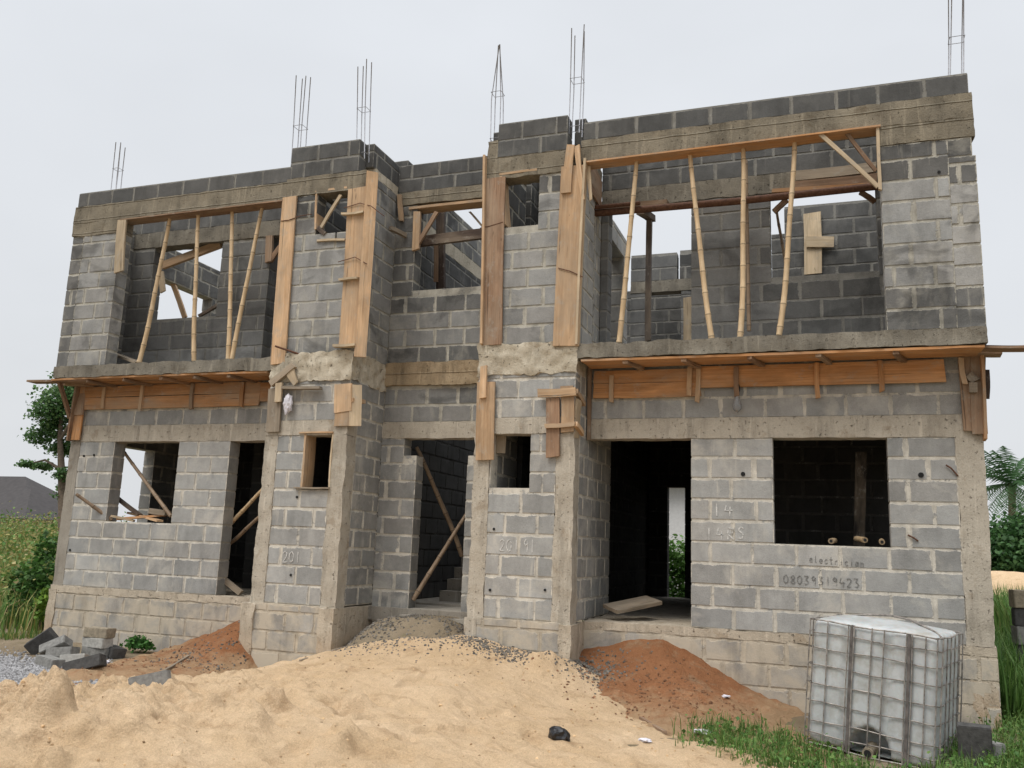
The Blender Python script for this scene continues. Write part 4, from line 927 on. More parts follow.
dp = [gauss_pts(1500, -.55, -.15, .28, .34, 0, allz, .0, outside), gauss_pts(700, .68, -.1, .2, .3, 0, allz, 0, outside), gauss_pts(700, 1.3, -.85, .35, .13, 0, allz, 0, outside), gauss_pts(600, 2.35, -.5, .22, .25, .5, allz, 0, outside), gauss_pts(260, .2, -1.0, .5, .3, 0, allz, 0, outside), gauss_pts(350, -2.6, -1.0, .4, .35, 0, allz, 0, outside)]
pebbles('dark_gravel', np.vstack(dp), .004, .019, 'stone_dark', 'dark rubble and gravel scattered at the foot of the entrance and the piers', 'rubble')
cp = np.c_[RNG.uniform(-2, 4.2, 700), RNG.uniform(-6, -.8, 700)]; Z = sz(cp[None, :, 0], cp[None, :, 1])[0]; k = Z > -.8
pebbles('sand_clods', np.c_[cp, Z][k], .004, .016, 'stone_clod', 'small clods lying on the sand heap', 'clods')
cp = np.vstack([gauss_pts(420, 3.2, -.95, .55, .35, 0, allz, 0, outside), gauss_pts(400, -2.8, -1.2, .6, .6, 0, allz, 0, outside)])
pebbles('laterite_clods', cp, .005, .02, 'stone_red', 'small red clods lying on the laterite banks', 'clods')

# ------------------------------------------------------------------ loose concrete blocks (each a thing)
MT['blk'] = mat_plain('loose_block_grey', (.22, .215, .20), .95, 0, .3, 22, .6, .1); MT['blk_dark'] = mat_plain('loose_block_dark', (.075, .073, .07), .95, 0, .3, 22, .6, .1)
MT['blk_tan'] = mat_plain('loose_block_tan', (.27, .23, .17), .95, 0, .3, 22, .6, .1); MT['blk_pale'] = mat_plain('loose_block_pale', (.38, .37, .34), .95, 0, .25, 22, .6, .1)
def block(label, ctr, rot, mat, dims=(.37, .125, .19), group=None, name='concrete_block'):
    import bmesh
    bm = bmesh.new(); bmesh.ops.create_cube(bm, size=1)
    for v in bm.verts: v.co = Vector((v.co.x*dims[0], v.co.y*dims[1], v.co.z*dims[2]))+Vector((rnd(-.006, .006), rnd(-.006, .006), rnd(-.006, .006)))
    bmesh.ops.bevel(bm, geom=bm.edges[:], offset=.008, segments=2, affect='EDGES')
    me = bpy.data.meshes.new(name); bm.to_mesh(me); bm.free(); me.materials.append(MT[mat])
    o = bpy.data.objects.new(name, me); o.location = ctr; o.rotation_euler = rot; link(o); tag(o, label, 'concrete block', group); return o
GP = 'loose blocks by the left corner'
def ob(u, v, dy, dz=0): p = atz(u, v, -.80); return p+Vector((0, dy, dz))
def gb_(u, v, up, dy=0.):
    p = atz(u, v, -.80); X, Y = p.x, p.y+dy; return Vector((X, Y, float(gz(np.array([[X]]), np.array([[Y]]))[0, 0])+up))
block('dark block leaning against the foot of the left corner, leftmost of the loose blocks', gb_(40, 653, .17), (R(20), R(-38), R(20)), 'blk_dark', group=GP)
block('long grey block sloping in front of the dark leftmost one', gb_(55, 655, .14), (R(60), R(-24), R(15)), 'blk', group=GP)
block('grey rounded block lying below the long sloping one', gb_(62, 657, .09), (R(80), R(-6), R(10)), 'blk', group=GP)
block('tan block on top of the small stack by the left wall', gb_(97, 656, .315), (R(90), 0, R(4)), 'blk_tan', group=GP)
block('pale block second from the top in the small stack by the left wall', gb_(96, 656, .19), (R(90), 0, R(-3)), 'blk_pale', group=GP)
block('grey block at the bottom of the small stack by the left wall', gb_(97, 656, .063), (R(90), 0, R(6)), 'blk', group=GP)
block('dark block lying on edge right of the small stack', gb_(113, 656, .07), (R(80), R(6), R(-20)), 'blk_dark', (.32, .14, .2), group=GP)
block('grey block half sunk in the gravel at the far left front', gb_(50, 665, .05), (R(85), R(4), R(-12)), 'blk', group=GP)
block('short pale broken block between the gravel and the stack', gb_(74, 665, .07), (R(80), R(-5), R(25)), 'blk_pale', (.30, .15, .2), group=GP)
block('dark block tilted on the gravel in front of the stack beside white paper', gb_(84, 671, .10), (R(75), R(-17), R(22)), 'blk_dark', (.45, .14, .19), group=GP)
p = atz(148, 706, -.74); zz = surf(p.x, p.y, allz)
block('grey block half buried at the back edge of the sand heap', Vector((p.x, p.y, zz+.015)), (R(80), R(-14), R(28)), 'blk', (.36, .14, .14))
block('dark block standing on end right of the water tank', gb_(976, 757, .17), (R(8), 0, R(-8)), 'blk_dark', (.27, .13, .40))
block('small grey block beside the dark one near the right corner', gb_(995, 757, .08), (0, 0, R(-40)), 'blk', (.12, .16, .22))
GS = 'blocks stacked at the right edge'
LBL = ['lowest block of the stack at the right edge', 'second block from the bottom of the right edge stack', 'third block from the bottom of the right edge stack', 'fourth block from the bottom of the right edge stack', 'dark block second from the top of the right edge stack', 'tan topmost block of the stack at the right edge']
for i in range(6):
    block(LBL[i], Vector((7.39+rnd(-.012, .012), 2.5+rnd(-.01, .01), -.71+i*.228)), (0, 0, R(rnd(-4, 4)+6)), 'blk_tan' if i == 5 else ('blk_dark' if i in (2, 4) else 'blk'), (.45, .225, .22), GS)
# white scraps, black bag
def scrap(label, u, v, z, s, mat='white_plastic', cat='plastic scrap', name='plastic_scrap'):
    p = atz(u, v, z); zz = surf(p.x, p.y, allz); o = blob(name, (p.x, p.y, zz+s*.22), s, s*.8, s*.3, mat, .6, 6, 3, None, u*.1); tag(o, label, cat); return o
scrap('crumpled white paper lying beside the tilted dark block on the gravel', 103, 661, -.8, .09, cat='paper', name='crumpled_paper')
scrap('larger pale plastic scrap on the sand left of the grass', 702, 734, -.8, .075)
scrap('smaller pale plastic scrap just right of the larger one', 709, 741, -.8, .05)
scrap('small white scrap on the red soil bank', 726, 707, -.75, .04)
scrap('white scrap under the end of the half buried grey block', 130, 709, -.78, .06)
scrap('flat pinkish paper scrap low on the sand', 645, 752, -.82, .05)
p = atz(559, 731, -.66); zz = surf(p.x, p.y, allz)
o = blob('black_bag', (p.x, p.y, zz+.045), .09, .065, .07, 'black_plastic', .30, 5, 3, None, 9.); tag(o, 'crumpled black plastic bag lying on the sand', 'plastic bag')
def litter(label, u0, v0, u1, v1, z, wd, mat, cat='stick', name='dry_stick'):
    a, b_ = atz(u0, v0, z), atz(u1, v1, z); a.z = surf(a.x, a.y, allz)+wd*.5; b_.z = surf(b_.x, b_.y, allz)+wd*.5
    o = board(name, a, b_, UP, wd, wd*.7, mat); tag(o, label, cat)
litter('short dry stick on the sand by the right soil bank', 641, 713, 665, 725, -.74, .035, 'wood_brown')
litter('pale splinter on the gravel left of the entrance', 354, 636, 368, 635, -.42, .045, 'wood_pale', 'wood splinter', 'wood_splinter')
litter('pale lath lying on the rubble right of the splinter by the entrance', 376, 622, 394, 621, -.25, .035, 'wood_grey', 'wood splinter', 'wood_splinter')
litter('thin stick at the foot of the left pier on the sand edge', 300, 663, 345, 651, -.55, .025, 'wood_grey')
litter('grey stick lying on the red soil beside the left wall', 158, 675, 188, 660, -.75, .03, 'wood_grey')

# ------------------------------------------------------------------ water tank in its cage
TO = np.array([4.691, -1.482, -.811]); tr = -.291
tu_ = np.array([math.cos(tr), math.sin(tr), -.077]); tv_ = np.array([-tu_[1], tu_[0], -.003]); tn_ = np.cross(tu_, tv_); tn_ /= np.linalg.norm(tn_)
TO = TO-tn_*.07; TL_, TW_, TH_ = 1.133, 1.005, 1.17
def tk(a, b_, c_): return Vector(TO+tu_*a*TL_+tv_*b_*TW_+tn_*c_*TH_)
tank = empty('water_tank', tk(.5, .5, 0)); tag(tank, 'square white plastic water tank inside a rusty wire cage, standing in the grass', 'water tank')
mp, nt, b = nodes('tank_plastic'); g = G(nt); geo = g.n('ShaderNodeNewGeometry').outputs['Position']
tcol = g.mix(g.map(g.noise(g.scale(geo, (3, 3, 1)), 1.6, 5, .7), .3, .7), (.36, .375, .375), (.52, .54, .535))
tcol = g.mix(g.map(g.noise(geo, 5, 6, .75), .46, .70, 0, .7), tcol, (.29, .265, .215))
g.l(tcol, b.inputs['Base Color']); b.inputs['Roughness'].default_value = .45; b.inputs['Subsurface Weight'].default_value = .1
g.bump(g.noise(geo, 4, 3), .25, .04, b); MT['tank'] = mp
MT['tank_side'] = mp
MT['cage'] = mat_plain('cage_steel', (.27, .245, .22), .6, .35, .6, 16); MT['bar'] = mat_plain('bar_steel', (.13, .115, .105), .7, .2, .45, 14)
# the bottle: a bulged rounded box with shallow upright grooves and a notch for the tap
N = 40; V, Fc = [], []
def tankpt(a, b_, c_):
    # a, b, c in -1..1 on the cube surface -> rounded box
    p = np.array([a, b_, c_]); k = 18
    r_ = (np.abs(p)**k).sum()**(1/k); p = p/r_
    bul = .012*(1-p[2]**2)
    q = p*.493
    if abs(p[1]) > .8:
        for gx in (-.42, .25): q[1] -= math.copysign(.022*math.exp(-((p[0]-gx)/.055)**2), p[1])
    if abs(p[0]) > .8:
        for gx in (-.3, .3): q[0] -= math.copysign(.022*math.exp(-((p[1]-gx)/.07)**2), p[0])
    if p[2] > .8: q[2] += .035*(1-p[0]**2)*(1-p[1]**2)
    d = math.hypot((p[0]+.0)/.34, (p[2]+1.0)/.42)
    if p[1] < -.8 and d < 1: q[1] += .24*min(1, (1-d)*6)
    if p[2] < -.8 and abs(p[0]) < .27 and p[1] < -.5: q[2] += .0
    return tk(q[0]+.5, q[1]+.5, q[2]+.51)
vid = {}
def tv2(key, p):
    if key not in vid: vid[key] = len(V); V.append(tankpt(*p))
    return vid[key]
for ax in range(3):
    for sg in (-1, 1):
        for i in range(N):
            for j in range(N):
                q = []
                for di, dj in ((0, 0), (1, 0), (1, 1), (0, 1)):
                    c3 = [0, 0, 0]; c3[ax] = N*(sg+1)//2; c3[(ax+1) % 3] = i+di; c3[(ax+2) % 3] = j+dj
                    q.append(tv2(tuple(c3), [2*t/N-1 for t in c3]))
                Fc.append(q if sg > 0 else q[::-1])
mesh_obj('plastic_bottle', V, Fc, MT['tank'], tank, True)
def cagebar(name, pts, r=.0068): 
    V, Fc, U = tube_geo(pts, [r]*len(pts), 6); o = mesh_obj(name, V, Fc, MT['cage'], tank, True, angle=60)
def dent(h): return -.010+rnd(-.004, .004)
ring_z = [.015, .10, .20, .345, .49, .63, .77, .89, .985]
for z in ring_z:
    e = .008; pts = []
    for (a0, b0), (a1, b1) in (((0, 0), (1, 0)), ((1, 0), (1, 1)), ((1, 1), (0, 1)), ((0, 1), (0, 0))):
        for t in np.linspace(.03, .97, 9):
            a, b_ = a0+(a1-a0)*t, b0+(b1-b0)*t
            o_ = e+rnd(-.002, .003)
            sag = .006*math.sin(t*9+z*20)
            pts.append(tk(a+(o_ if a0 == a1 == 1 else -o_ if a0 == a1 == 0 else 0), b_+(o_ if b0 == b1 == 1 else -o_ if b0 == b1 == 0 else 0), z+sag))
    pts.append(pts[0]); cagebar('cage_ring', pts, (.008 if z in (.015, .985) else .0065))
for t in (.02, .14, .31, .355, .495, .59, .76, .80, .90, .985):
    w0 = rnd(-.008, .008)
    for b_ in (-.018, 1.018):
        if b_ < 0 and .3 < t < .6 and False: continue
        cagebar('cage_upright', [tk(t, b_, -.06 if b_ < 0 else .0), tk(t+w0, b_+rnd(-.004, .004), .5), tk(t, b_, .99)])
for t in (.03, .22, .40, .58, .76, .96):
    for a in (-.018, 1.018):
        cagebar('cage_upright', [tk(a, t, 0), tk(a+rnd(-.003, .003), t+rnd(-.01, .01), .5), tk(a, t, .99)])
for t in (.335, .78):
    board('cage_flat_bar', tk(t, -.022, .01), tk(t, -.022, .99), tuple(-tv_), .026, .006, 'bar', tank, .002)
hose = [tk(.10, .95, 1.0), tk(.25, .93, 1.03), tk(.45, .85, 1.055), tk(.65, .66, 1.055), tk(.82, .42, 1.03), tk(.93, .25, 1.01), tk(1.0, .12, .98)]
V, Fc, U = tube_geo(hose, [.011]*len(hose), 7); mesh_obj('cage_strap', V, Fc, MT['cage'], tank, True)
V, Fc, U = tube_geo([tk(.5, -.02, .04), tk(.5, .06, .05), tk(.5, .16, .06)], [.05, .05, .06], 12); mesh_obj('tap', V, Fc, MT['blk_tan'], tank, True, angle=50)
V, Fc, U = tube_geo([tk(.5, -.026, .04), tk(.5, -.021, .04)], [.032, .032], 12); mesh_obj('tap_mouth', V, Fc, MT['hole'], tank)
board('tap_guard', tk(.38, -.0, -.03), tk(.66, -.0, -.03), tuple(-tv_), .1, .03, 'wood_grey', tank)

# ------------------------------------------------------------------ plants
def leaves(name, C, size, pal, parent=None, up=.3, elong=2.2, mat='leaf', dirs=None, loc=None):
    """many small leaf-shaped faces; C (N,3) centres"""
    C = np.asarray(C, float); N = len(C); s = RNG.uniform(.6, 1.3, (N, 1))*size
    d = RNG.normal(0, 1, (N, 3)) if dirs is None else np.asarray(dirs)+RNG.normal(0, .25, (N, 3))
    d /= np.linalg.norm(d, axis=1, keepdims=True)
    n = RNG.normal(0, 1, (N, 3)); n[:, 2] = np.abs(n[:, 2])+up*3; wv = np.cross(n, d); wv /= np.linalg.norm(wv, axis=1, keepdims=True)+1e-9
    dr = np.zeros((N, 3)); dr[:, 2] = -1
    a = C-d*s*.5*elong/2; e = C+d*s*.5*elong/2+dr*s*.18; l = C+wv*s*.5; r = C-wv*s*.5
    V = np.stack([a, l, e, r], 1).reshape(-1, 3); F = np.arange(N*4).reshape(N, 4)
    o = mesh_obj(name, V, F, MT[mat], parent, loc=loc)
    pal = np.array(pal); ci = RNG.integers(0, len(pal), N); c = pal[ci]*RNG.uniform(.7, 1.3, (N, 1))
    col = np.repeat(np.c_[c, np.ones(N)], 4, 0).astype(np.float32)
    at_ = o.data.color_attributes.new('lcol', 'FLOAT_COLOR', 'POINT'); at_.data.foreach_set('color', col.ravel()); return o
def blades(name, P, hmin, hmax, wd, pal, lean=.5, parent=None):
    P = np.asarray(P, float); N = len(P); h = RNG.uniform(hmin, hmax, (N, 1)); az_ = RNG.uniform(0, 6.28, N); dv = np.c_[np.cos(az_), np.sin(az_), np.zeros(N)]; sv = np.c_[-np.sin(az_), np.cos(az_), np.zeros(N)]*wd/2
    L = RNG.uniform(.1, lean, (N, 1)); z = np.array([[0, 0, 1.]])
    m = P+z*h*.6+dv*h*L*.35; t = P+z*h*(1-L*.35)+dv*h*L
    V = np.stack([P-sv, P+sv, m+sv*.8, m-sv*.8, t], 1).reshape(-1, 3); b_ = np.arange(N)*5
    F = [list(x) for x in np.stack([b_, b_+1, b_+2, b_+3], 1)]+[list(x) for x in np.stack([b_+3, b_+2, b_+4], 1)]
    o = mesh_obj(name, V, F, MT['leaf'], parent)
    pal = np.array(pal); c = pal[RNG.integers(0, len(pal), N)]*RNG.uniform(.7, 1.3, (N, 1)); col = np.repeat(np.c_[c, np.ones(N)], 5, 0).astype(np.float32)
    at_ = o.data.color_attributes.new('lcol', 'FLOAT_COLOR', 'POINT'); at_.data.foreach_set('color', col.ravel()); return o
def scat(n, x0, x1, y0, y1, dens=None):
    X = RNG.uniform(x0, x1, n); Y = RNG.uniform(y0, y1, n)
    if dens is not None: m = RNG.uniform(0, 1, n) < dens(X, Y); X, Y = X[m], Y[m]
    return np.c_[X, Y, gz(X[None], Y[None])[0]]
GRN = [(.09, .18, .04), (.12, .225, .05), (.07, .145, .032), (.16, .25, .07)]
YEL = [(.27, .25, .08), (.34, .30, .11), (.18, .21, .06), (.13, .19, .045), (.38, .32, .15)]
# short grass and creeping weeds at the lower right
def patch(X, Y, blobs): return np.clip(np.max([np.exp(-((X-a)/r)**2-((Y-b_)/s)**2) for a, b_, r, s in blobs], 0)*1.5-.15, 0, 1)
gb = [(4.2, -1.9, .5, .45), (4.7, -2.0, .35, .25), (4.3, -2.7, .45, .35), (4.95, -2.75, .4, .3), (6.0, -2.5, .30, .30), (5.6, -2.9, .4, .25), (6.3, -1.5, .45, .6), (7.1, -.6, .6, 1.2), (4.0, -2.4, .3, .2)]
P = scat(26000, 3.4, 8.5, -3.6, 1.5, lambda X, Y: patch(X, Y, gb))
tank_in = lambda P: np.array([(0 < np.dot(p-TO, tu_)/TL_ < 1) and (0 < np.dot(p-TO, tv_)/TW_ < 1) for p in P])
P = P[~tank_in(P)]; P = P[~((P[:, 1] > -.1) & (P[:, 0] < WR+.06))]
tag(blades('grass', P, .07, .27, .009, GRN+[(.14, .18, .05)], .7), 'bright green grass around the foot of the water tank', 'grass', kind='stuff')
C = np.repeat(P[RNG.integers(0, len(P), 1600)], 5, 0); C = C+RNG.normal(0, .03, C.shape); C[:, 2] += np.abs(RNG.normal(.06, .05, len(C)))
tag(leaves('ground_weeds', C, .034, GRN+[(.09, .20, .05)], None, .8, 2.0), 'low leafy weeds mixed in the grass by the water tank', 'weeds', kind='stuff')
# weeds beyond the right corner
P = scat(7000, 6.66, 9.5, .2, 5); P = P[~((np.abs(P[:, 0]-7.4) < .4) & (np.abs(P[:, 1]-2.5) < .4)) & ~((P[:, 1] < 2.5) & (P[:, 0] > 7.05+.1*P[:, 1]))]
tag(blades('tall_grass', P, .3, 1.0, .022, GRN, .6), 'tallest green grass close along the right side wall of the house', 'grass', kind='stuff')
hz_ = at(1005, 595, 9.).z+.82
P = scat(9000, 8.2, 13, 6.5, 12.5); tag(blades('rough_grass', P, hz_*.85, hz_*1.3, .03, GRN+[(.16, .2, .06)], .4), 'rough green grass in front of the distant sand heap on the right', 'grass', kind='stuff')
P = scat(9000, 6.75, 9.5, .2, 7, lambda X, Y: .9-.4*(np.abs(X-7.4) < .35)*(np.abs(Y-2.5) < .35))
P = P[~((np.abs(P[:, 0]-7.4) < .3) & (np.abs(P[:, 1]-2.5) < .25))]
tag(blades('tall_grass', P, .15, .55, .02, GRN, .7), 'tall green grass beyond the right corner of the house', 'grass', kind='stuff')
# the overgrown field on the left
P = scat(60000, -24, -6.8, -1.5, 18, lambda X, Y: np.clip(.35+.5*(fbm(X, Y, .5, 3, 61.)+.5), .05, 1)*np.clip((Y+2.5)/4, .15, 1))
P = P[P[:, 0] < -6.7-.0*P[:, 1]]
tag(blades('field_grass', P, .2, .85, .020, YEL+GRN, .7), 'yellow green overgrown field grass left of the house', 'grass', kind='stuff')
Q = scat(14000, -34, -7.2, .5, 24, lambda X, Y: np.clip((fbm(X, Y, .35, 3, 71.)+.55)*1.5, .05, 1)); C = np.repeat(Q, 6, 0); hh = np.repeat(RNG.uniform(.1, 1.15, len(Q)), 6)
C = C+RNG.normal(0, .16, C.shape); C[:, 2] += hh*RNG.uniform(.4, 1.0, len(C))
tag(leaves('field_weeds', C, .085, YEL+GRN+[(.22, .21, .06)], None, .5, 2.2), 'tangled waist high yellow green weeds in the field on the left', 'weeds', kind='stuff')
P = scat(2200, -8.2, -6.6, -2.5, 0.2); tag(blades('verge_grass', P, .04, .16, .014, GRN+YEL, .7), 'thin short grass at the left edge by the gravel', 'grass', kind='stuff')

def crown(name, blobs, n, size, pal, parent, elong=2., up=.3):
    C = []; tot = sum(b[3]**2 for b in blobs)
    for x, y, z, r, fl in blobs:
        k = int(n*r*r/tot); d = RNG.normal(0, 1, (k, 3)); d /= np.linalg.norm(d, axis=1, keepdims=True); rad = r*RNG.uniform(.25, 1, (k, 1))**.45*(1+.25*RNG.normal(0, 1, (k, 1)))
        c = d*rad; c[:, 2] *= fl; C.append(c+[x, y, z])
    return leaves(name, np.vstack(C), size, pal, parent, up, elong)
def limb(pts, r0, r1): 
    rr = list(np.linspace(r0, r1, len(pts))); return tube_geo(pts, rr, 8)
def merge(gs):
    V, Fc, U = [], [], []
    for v, f, u in gs:
        k = len(V); V += list(v); Fc += [[i+k for i in q] for q in f]; U += list(u)
    return V, Fc, U
# tree left, behind the corner
TY = 12.
tb_ = at(70, 530, TY); tb_.z = -.85
c = empty('tree', tb_); tag(c, 'tall loose crowned tree standing behind the left corner of the house', 'tree')
def T(u, v, dy=0): return at(u, v, TY+dy)
trunk = merge([limb([tb_, T(62, 480), T(60, 440), T(62, 400)], .16, .05), limb([T(62, 470), T(45, 460, .3), T(28, 464, .6)], .06, .02), limb([T(60, 440), T(75, 415, -.4), T(85, 390, -.6)], .06, .02), limb([T(61, 430), T(52, 412, .4), T(48, 398, .5)], .05, .02), limb([T(62, 475), T(78, 470), T(92, 462)], .05, .02)])
o = mesh_obj('trunk', trunk[0], trunk[1], MT['bark'], c, True); 
bl = [(62, 400, 0, .95, .8), (78, 392, .4, .8, .7), (48, 412, -.3, .75, .7), (58, 428, .3, .75, .7), (40, 436, .2, .55, .7), (62, 448, .4, .6, .6), (28, 464, .5, .42, .4), (44, 466, .2, .42, .4), (66, 474, 0, .5, .6), (68, 492, .3, .5, .8), (90, 440, .6, .8, .8), (95, 410, .5, .9, .8), (70, 376, 0, .6, .6)]
crown('crown', [(*T(u, v, dy), r*.8, fl) for u, v, dy, r, fl in bl], 10500, .105, [(.085, .17, .06), (.11, .21, .075), (.06, .125, .045), (.15, .24, .09)], c)
# climbers by the left corner
c = empty('bush', at(36, 640, 1.5)); c.location.z = -.82; tag(c, 'dark leafy climber bush close to the left corner of the house', 'bush')
crown('foliage', [(*at(u, v, 1.2+dy), r, f) for u, v, dy, r, f in ((36, 600, 0, .38, .9), (44, 575, .2, .34, 1), (28, 580, .3, .32, .9), (40, 620, 0, .34, .8), (48, 548, .4, .22, 1.1), (22, 612, .2, .3, .7))], 2600, .095, [(.06, .14, .03), (.085, .18, .04), (.04, .095, .022)], c, 1.6)
V, Fc, U = merge([limb([c.location+Vector((dx, 0, 0)), at(38+dx*20, 590, 1.3)], .03, .01) for dx in (-.2, .05, .25)]); mesh_obj('stems', V, Fc, MT['bark'], c)
c = empty('bush', at(42, 610, .6)); c.location.z = -.82; tag(c, 'small bush with bright lime leaves against the left corner', 'bush')
crown('foliage', [(*at(u, v, .45), r, 1) for u, v, r in ((43, 603, .13), (41, 615, .10), (46, 592, .07))], 240, .085, [(.19, .30, .045), (.14, .25, .04)], c, 1.5)
V, Fc, U = limb([c.location, at(42, 605, .5)], .012, .006); mesh_obj('stems', V, Fc, MT['bark'], c)
p = at(137, 647, -.35); c = empty('weed_plant', (p.x, p.y, -.8)); tag(c, 'small green leafy plant growing at the foot of the left wall beside the block stack', 'plant')
crown('foliage', [(p.x, p.y, -.68, .17, .6), (p.x+.15, p.y, -.72, .12, .6), (p.x-.12, p.y+.05, -.72, .1, .6)], 330, .06, [(.05, .15, .03), (.08, .2, .045), (.04, .11, .025)], c, 1.8)
# house far off on the left
hx = at(-30, 520, 62.); c = empty('neighbour_house', (hx.x, 62, -.8)); tag(c, 'far house with a dark grey hipped roof across the field', 'house')
MT['roof'] = mat_plain('grey_roofing', (.050, .045, .044), .8, 0, .2, 2); MT['render'] = mat_plain('rendered_wall', (.42, .38, .32), .9)
def hip(x0, x1, y0, y1, z0, z1, rx): return [(x0, y0, z0), (x1, y0, z0), (x1, y1, z0), (x0, y1, z0), (x0+rx, (y0+y1)/2, z1), (x1-rx, (y0+y1)/2, z1)], [(0, 1, 5, 4), (1, 2, 5), (2, 3, 4, 5), (3, 0, 4), (3, 2, 1, 0)]
xr = at(60, 520, 62.).x; 
V, Fc = hip(xr-30, xr, 58, 70, 1.9, 6.5, 8.0); mesh_obj('roof', V, Fc, MT['roof'], c)
V, Fc = hip(xr-12, xr+1.2, 56.5, 66, 1.75, 5.0, 5.0); mesh_obj('roof', V, Fc, MT['roof'], c)
V = boxv(xr-25.3, xr-.7, 58.8, 69.2, -.9, 1.9); mesh_obj('wall', V, BOXF, MT['render'], c)
# right side: bushes, palm, far sand
def bush(label, blobs, n, size, pal, base, name='bush', grp=None):
    c = empty(name, base); tag(c, label, name.replace('_', ' '), grp); crown('foliage', blobs, n, size, pal, c, 1.8)
    gs = [limb([Vector(base)+Vector((rnd(-.3, .3), 0, 0)), Vector(b_[:3])], .05, .015) for b_ in blobs[:5]]; V, Fc, U = merge(gs); mesh_obj('stems', V, Fc, MT['bark'], c)
DG = [(.04, .10, .03), (.055, .13, .04), (.03, .075, .022), (.08, .16, .05)]
Yb = 26.
bb = at(1005, 585, Yb); bb.z = -.9
bush('dark green bushy thicket beyond the right corner under the palm', [(*at(u, v, Yb+dy), r, .8) for u, v, dy, r in ((998, 546, 0, 1.0), (1015, 541, .8, 1.1), (1030, 538, 0, 1.3), (1008, 560, -.5, 1.1), (1028, 560, -.8, 1.2), (990, 560, .5, 1.0), (1050, 545, 0, 1.5), (980, 548, .8, 1.1), (1070, 540, 1, 1.6))], 13000, .17, DG, bb)
Yp = 48.; pt = at(1012, 484, Yp); pb = at(1006, 560, Yp); pb.z = -.9
c = empty('palm_tree', pb); tag(c, 'oil palm with arching fronds above the thicket on the right', 'palm tree')
V, Fc, U = tube_geo([pb, pb.lerp(pt, .5)+Vector((.1, 0, 0)), pt], [.28, .20, .20], 10); mesh_obj('trunk', V, Fc, MT['bark'], c, True)
MT['palm_leaf'] = MT['leaf']
for i in range(34):
    a = i*2.399; el = (1.25, .7, .15, -.25)[i % 4]+rnd(-.15, .15); L = rnd(3.0, 3.7); d = Vector((math.cos(a), math.sin(a), 0))
    V, Fc, prev = [], [], None; pts = []
    for k in range(11):
        t = k/10; pts.append(pt+d*(L*t*math.cos(el*.8))+Vector((0, 0, L*(t*math.sin(el)-.40*t*t))))
    for k in range(10):
        for sgn in (-1, 1):
            for sub in (0, .5):
                p = pts[k].lerp(pts[k+1], sub); ax = (pts[k+1]-pts[k]).normalized(); s_ = ax.cross(Vector((0, 0, 1))).normalized()*sgn
                ln = .85*math.sin(math.pi*min(1, (k+sub)/10*.85+.12))+.1; tip = p+s_*ln*.75+ax*ln*.45+Vector((0, 0, -ln*rnd(.3, .6))); q = len(V)
                V += [p, p+ax*.10, tip]; Fc.append((q, q+1, q+2))
    for k in range(10):
        q = len(V); V += [pts[k]+Vector((0, 0, .03)), pts[k+1]+Vector((0, 0, .03)), pts[k+1]-Vector((0, 0, .03)), pts[k]-Vector((0, 0, .03))]; Fc.append((q, q+1, q+2, q+3))
    o = mesh_obj('frond', V, Fc, MT['leaf'], c); ca_ = o.data.color_attributes.new('lcol', 'FLOAT_COLOR', 'POINT'); sh = rnd(.8, 1.2)
    ca_.data.foreach_set('color', np.tile(np.array([.05*sh, .115*sh, .04*sh, 1], np.float32), len(V)))
fs = at(1024, 590, 17.); ft = at(1024, 574, 17.).z
fsz = tps([(fs.x, 17, ft), (fs.x-2.2, 17, -.9), (fs.x+2.5, 17, -.5), (fs.x, 15, -.85), (fs.x, 19.5, -.85), (fs.x-1.2, 16, -.6), (fs.x+4, 16, -.9), (fs.x-1.1, 17, ft-.12), (fs.x+1.5, 17, ft-.1)])
tag(heightfield('far_sand_heap', np.arange(fs.x-2.6, fs.x+4, .12), np.arange(14.6, 19.8, .12), lambda X, Y: fsz(X, Y)+.06*fbm(X, Y, 1.2, 3, 81.), 'sand', lambda X, Y, Z: Z > -.95), 'distant pale sand heap beyond the right corner', 'sand', kind='stuff')
rb = at(680, 560, 9.5)
c = empty('bush', (rb.x, 9.5, -.82)); tag(c, 'bright green bush behind the house, seen low in the rear doorway', 'bush')
crown('foliage', [(rb.x+dx, 9.5, z_, .5, .9) for dx, z_ in ((-.5, -.3), (.3, -.2), (-.3, .5), (.4, .55), (0, .1), (.0, .75), (-.9, .5), (.9, .4))], 5200, .10, [(.14, .28, .06), (.16, .30, .07), (.09, .18, .04)], c, 1.6)
V, Fc, U = limb([Vector((rb.x, 9.5, -.85)), Vector((rb.x, 9.5, .5))], .03, .01); mesh_obj('stems', V, Fc, MT['bark'], c)
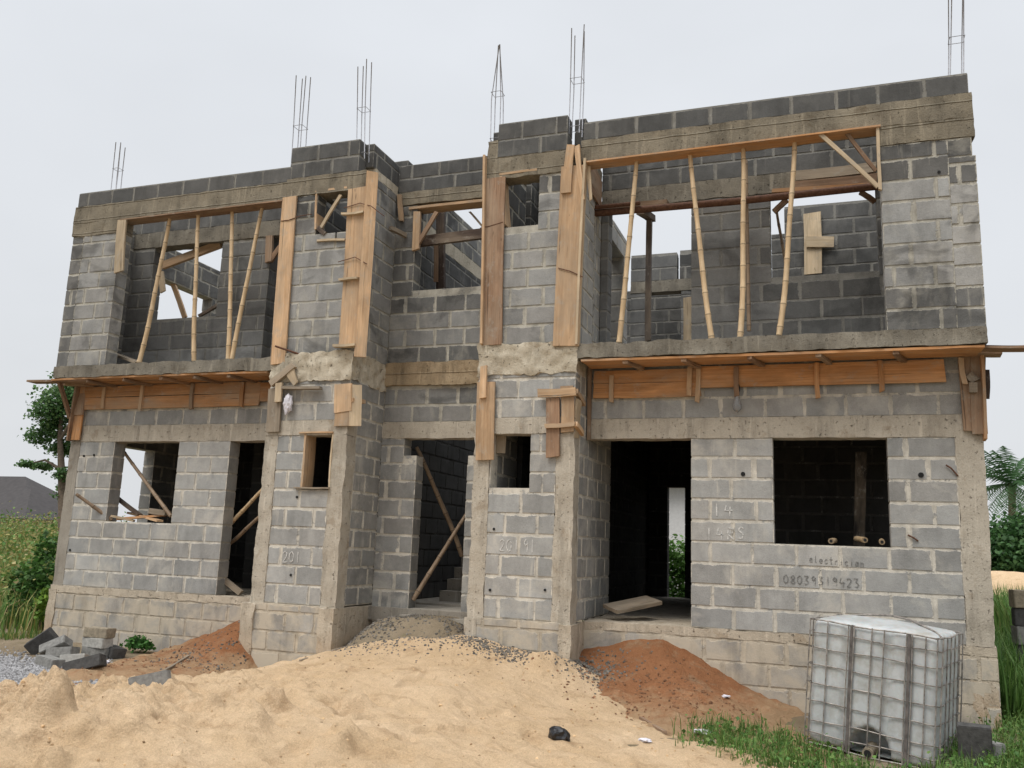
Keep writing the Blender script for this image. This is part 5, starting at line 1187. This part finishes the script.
# behind the house: seen through the rear door
P = scat(5000, .0, 4.5, 7.6, 13); tag(blades('rear_grass', P, .2, .75, .03, GRN+[(.13, .2, .05)], .6), 'bright green weeds behind the house, seen through the right doorway', 'grass', kind='stuff')
c = empty('rear_building', (1., 16, -.8)); tag(c, 'pale building behind the house, seen through the right doorway', 'building')
MT['pale_wall'] = mat_plain('white_render', (.62, .62, .62), .9, 0, .08)
mesh_obj('wall', boxv(-2.5, 4.5, 16, 22, -.9, 3.0), BOXF, MT['pale_wall'], c); V, Fc = hip(-3, 5, 15.5, 22.5, 3.0, 5.0, 3); mesh_obj('roof', V, Fc, MT['roof'], c)
o = tube('fence_post', [Vector((1.15, 11, -.85)), Vector((1.15, 11, 2.2))], .04, 'steel'); tag(o, 'thin dark post behind the house, seen through the right doorway', 'post')

# ------------------------------------------------------------------ world and sun
w = bpy.data.worlds.new('World'); scene.world = w; w.use_nodes = True; nt = w.node_tree; g = G(nt)
bgn = nt.nodes['Background']
SUN_EL, SUN_AZ = 58, 205        # degrees; a veiled high sun in front of the house
sky = g.n('ShaderNodeTexSky', sky_type='NISHITA', sun_disc=False, sun_elevation=R(SUN_EL), sun_rotation=R(SUN_AZ), dust_density=6, air_density=1.2)
tc = g.n('ShaderNodeTexCoord').outputs['Generated']; sp = g.n('ShaderNodeSeparateXYZ'); g.l(tc, sp.inputs[0])
hz = g.map(sp.outputs[2], .0, .62, 0, 1); hi = g.map(sp.outputs[2], .58, 1.0, 1.0, 3.3)
cloud = g.mix(hz, (6.35, 6.52, 6.74), (6.75, 7.0, 7.36)); 
cl = g.map(g.noise(g.scale(tc, (1, 1, 2.2)), 1.6, 4, .55, .4), .3, .72, .94, 1.035)
cloud = g.mul(g.mul(cloud, cl), hi)
g.l(g.mix(.93, sky.outputs[0], cloud), bgn.inputs[0]); bgn.inputs[1].default_value = .10
sl = bpy.data.lights.new('sun', 'SUN'); so = bpy.data.objects.new('sun', sl); COL.objects.link(so)
sl.energy = 1.5; sl.angle = R(25); sl.color = (1, .96, .9)
az = R(SUN_AZ); sd = Vector((math.sin(az)*math.cos(R(SUN_EL)), math.cos(az)*math.cos(R(SUN_EL)), math.sin(R(SUN_EL))))
so.rotation_euler = sd.to_track_quat('Z', 'Y').to_euler()
vs = scene.view_settings; vs.view_transform = 'Standard'; vs.look = 'None'; vs.gamma = 1; vs.exposure = 0.28; vs.use_curve_mapping = False
scene.cycles.use_denoising = True; scene.cycles.max_bounces = 6
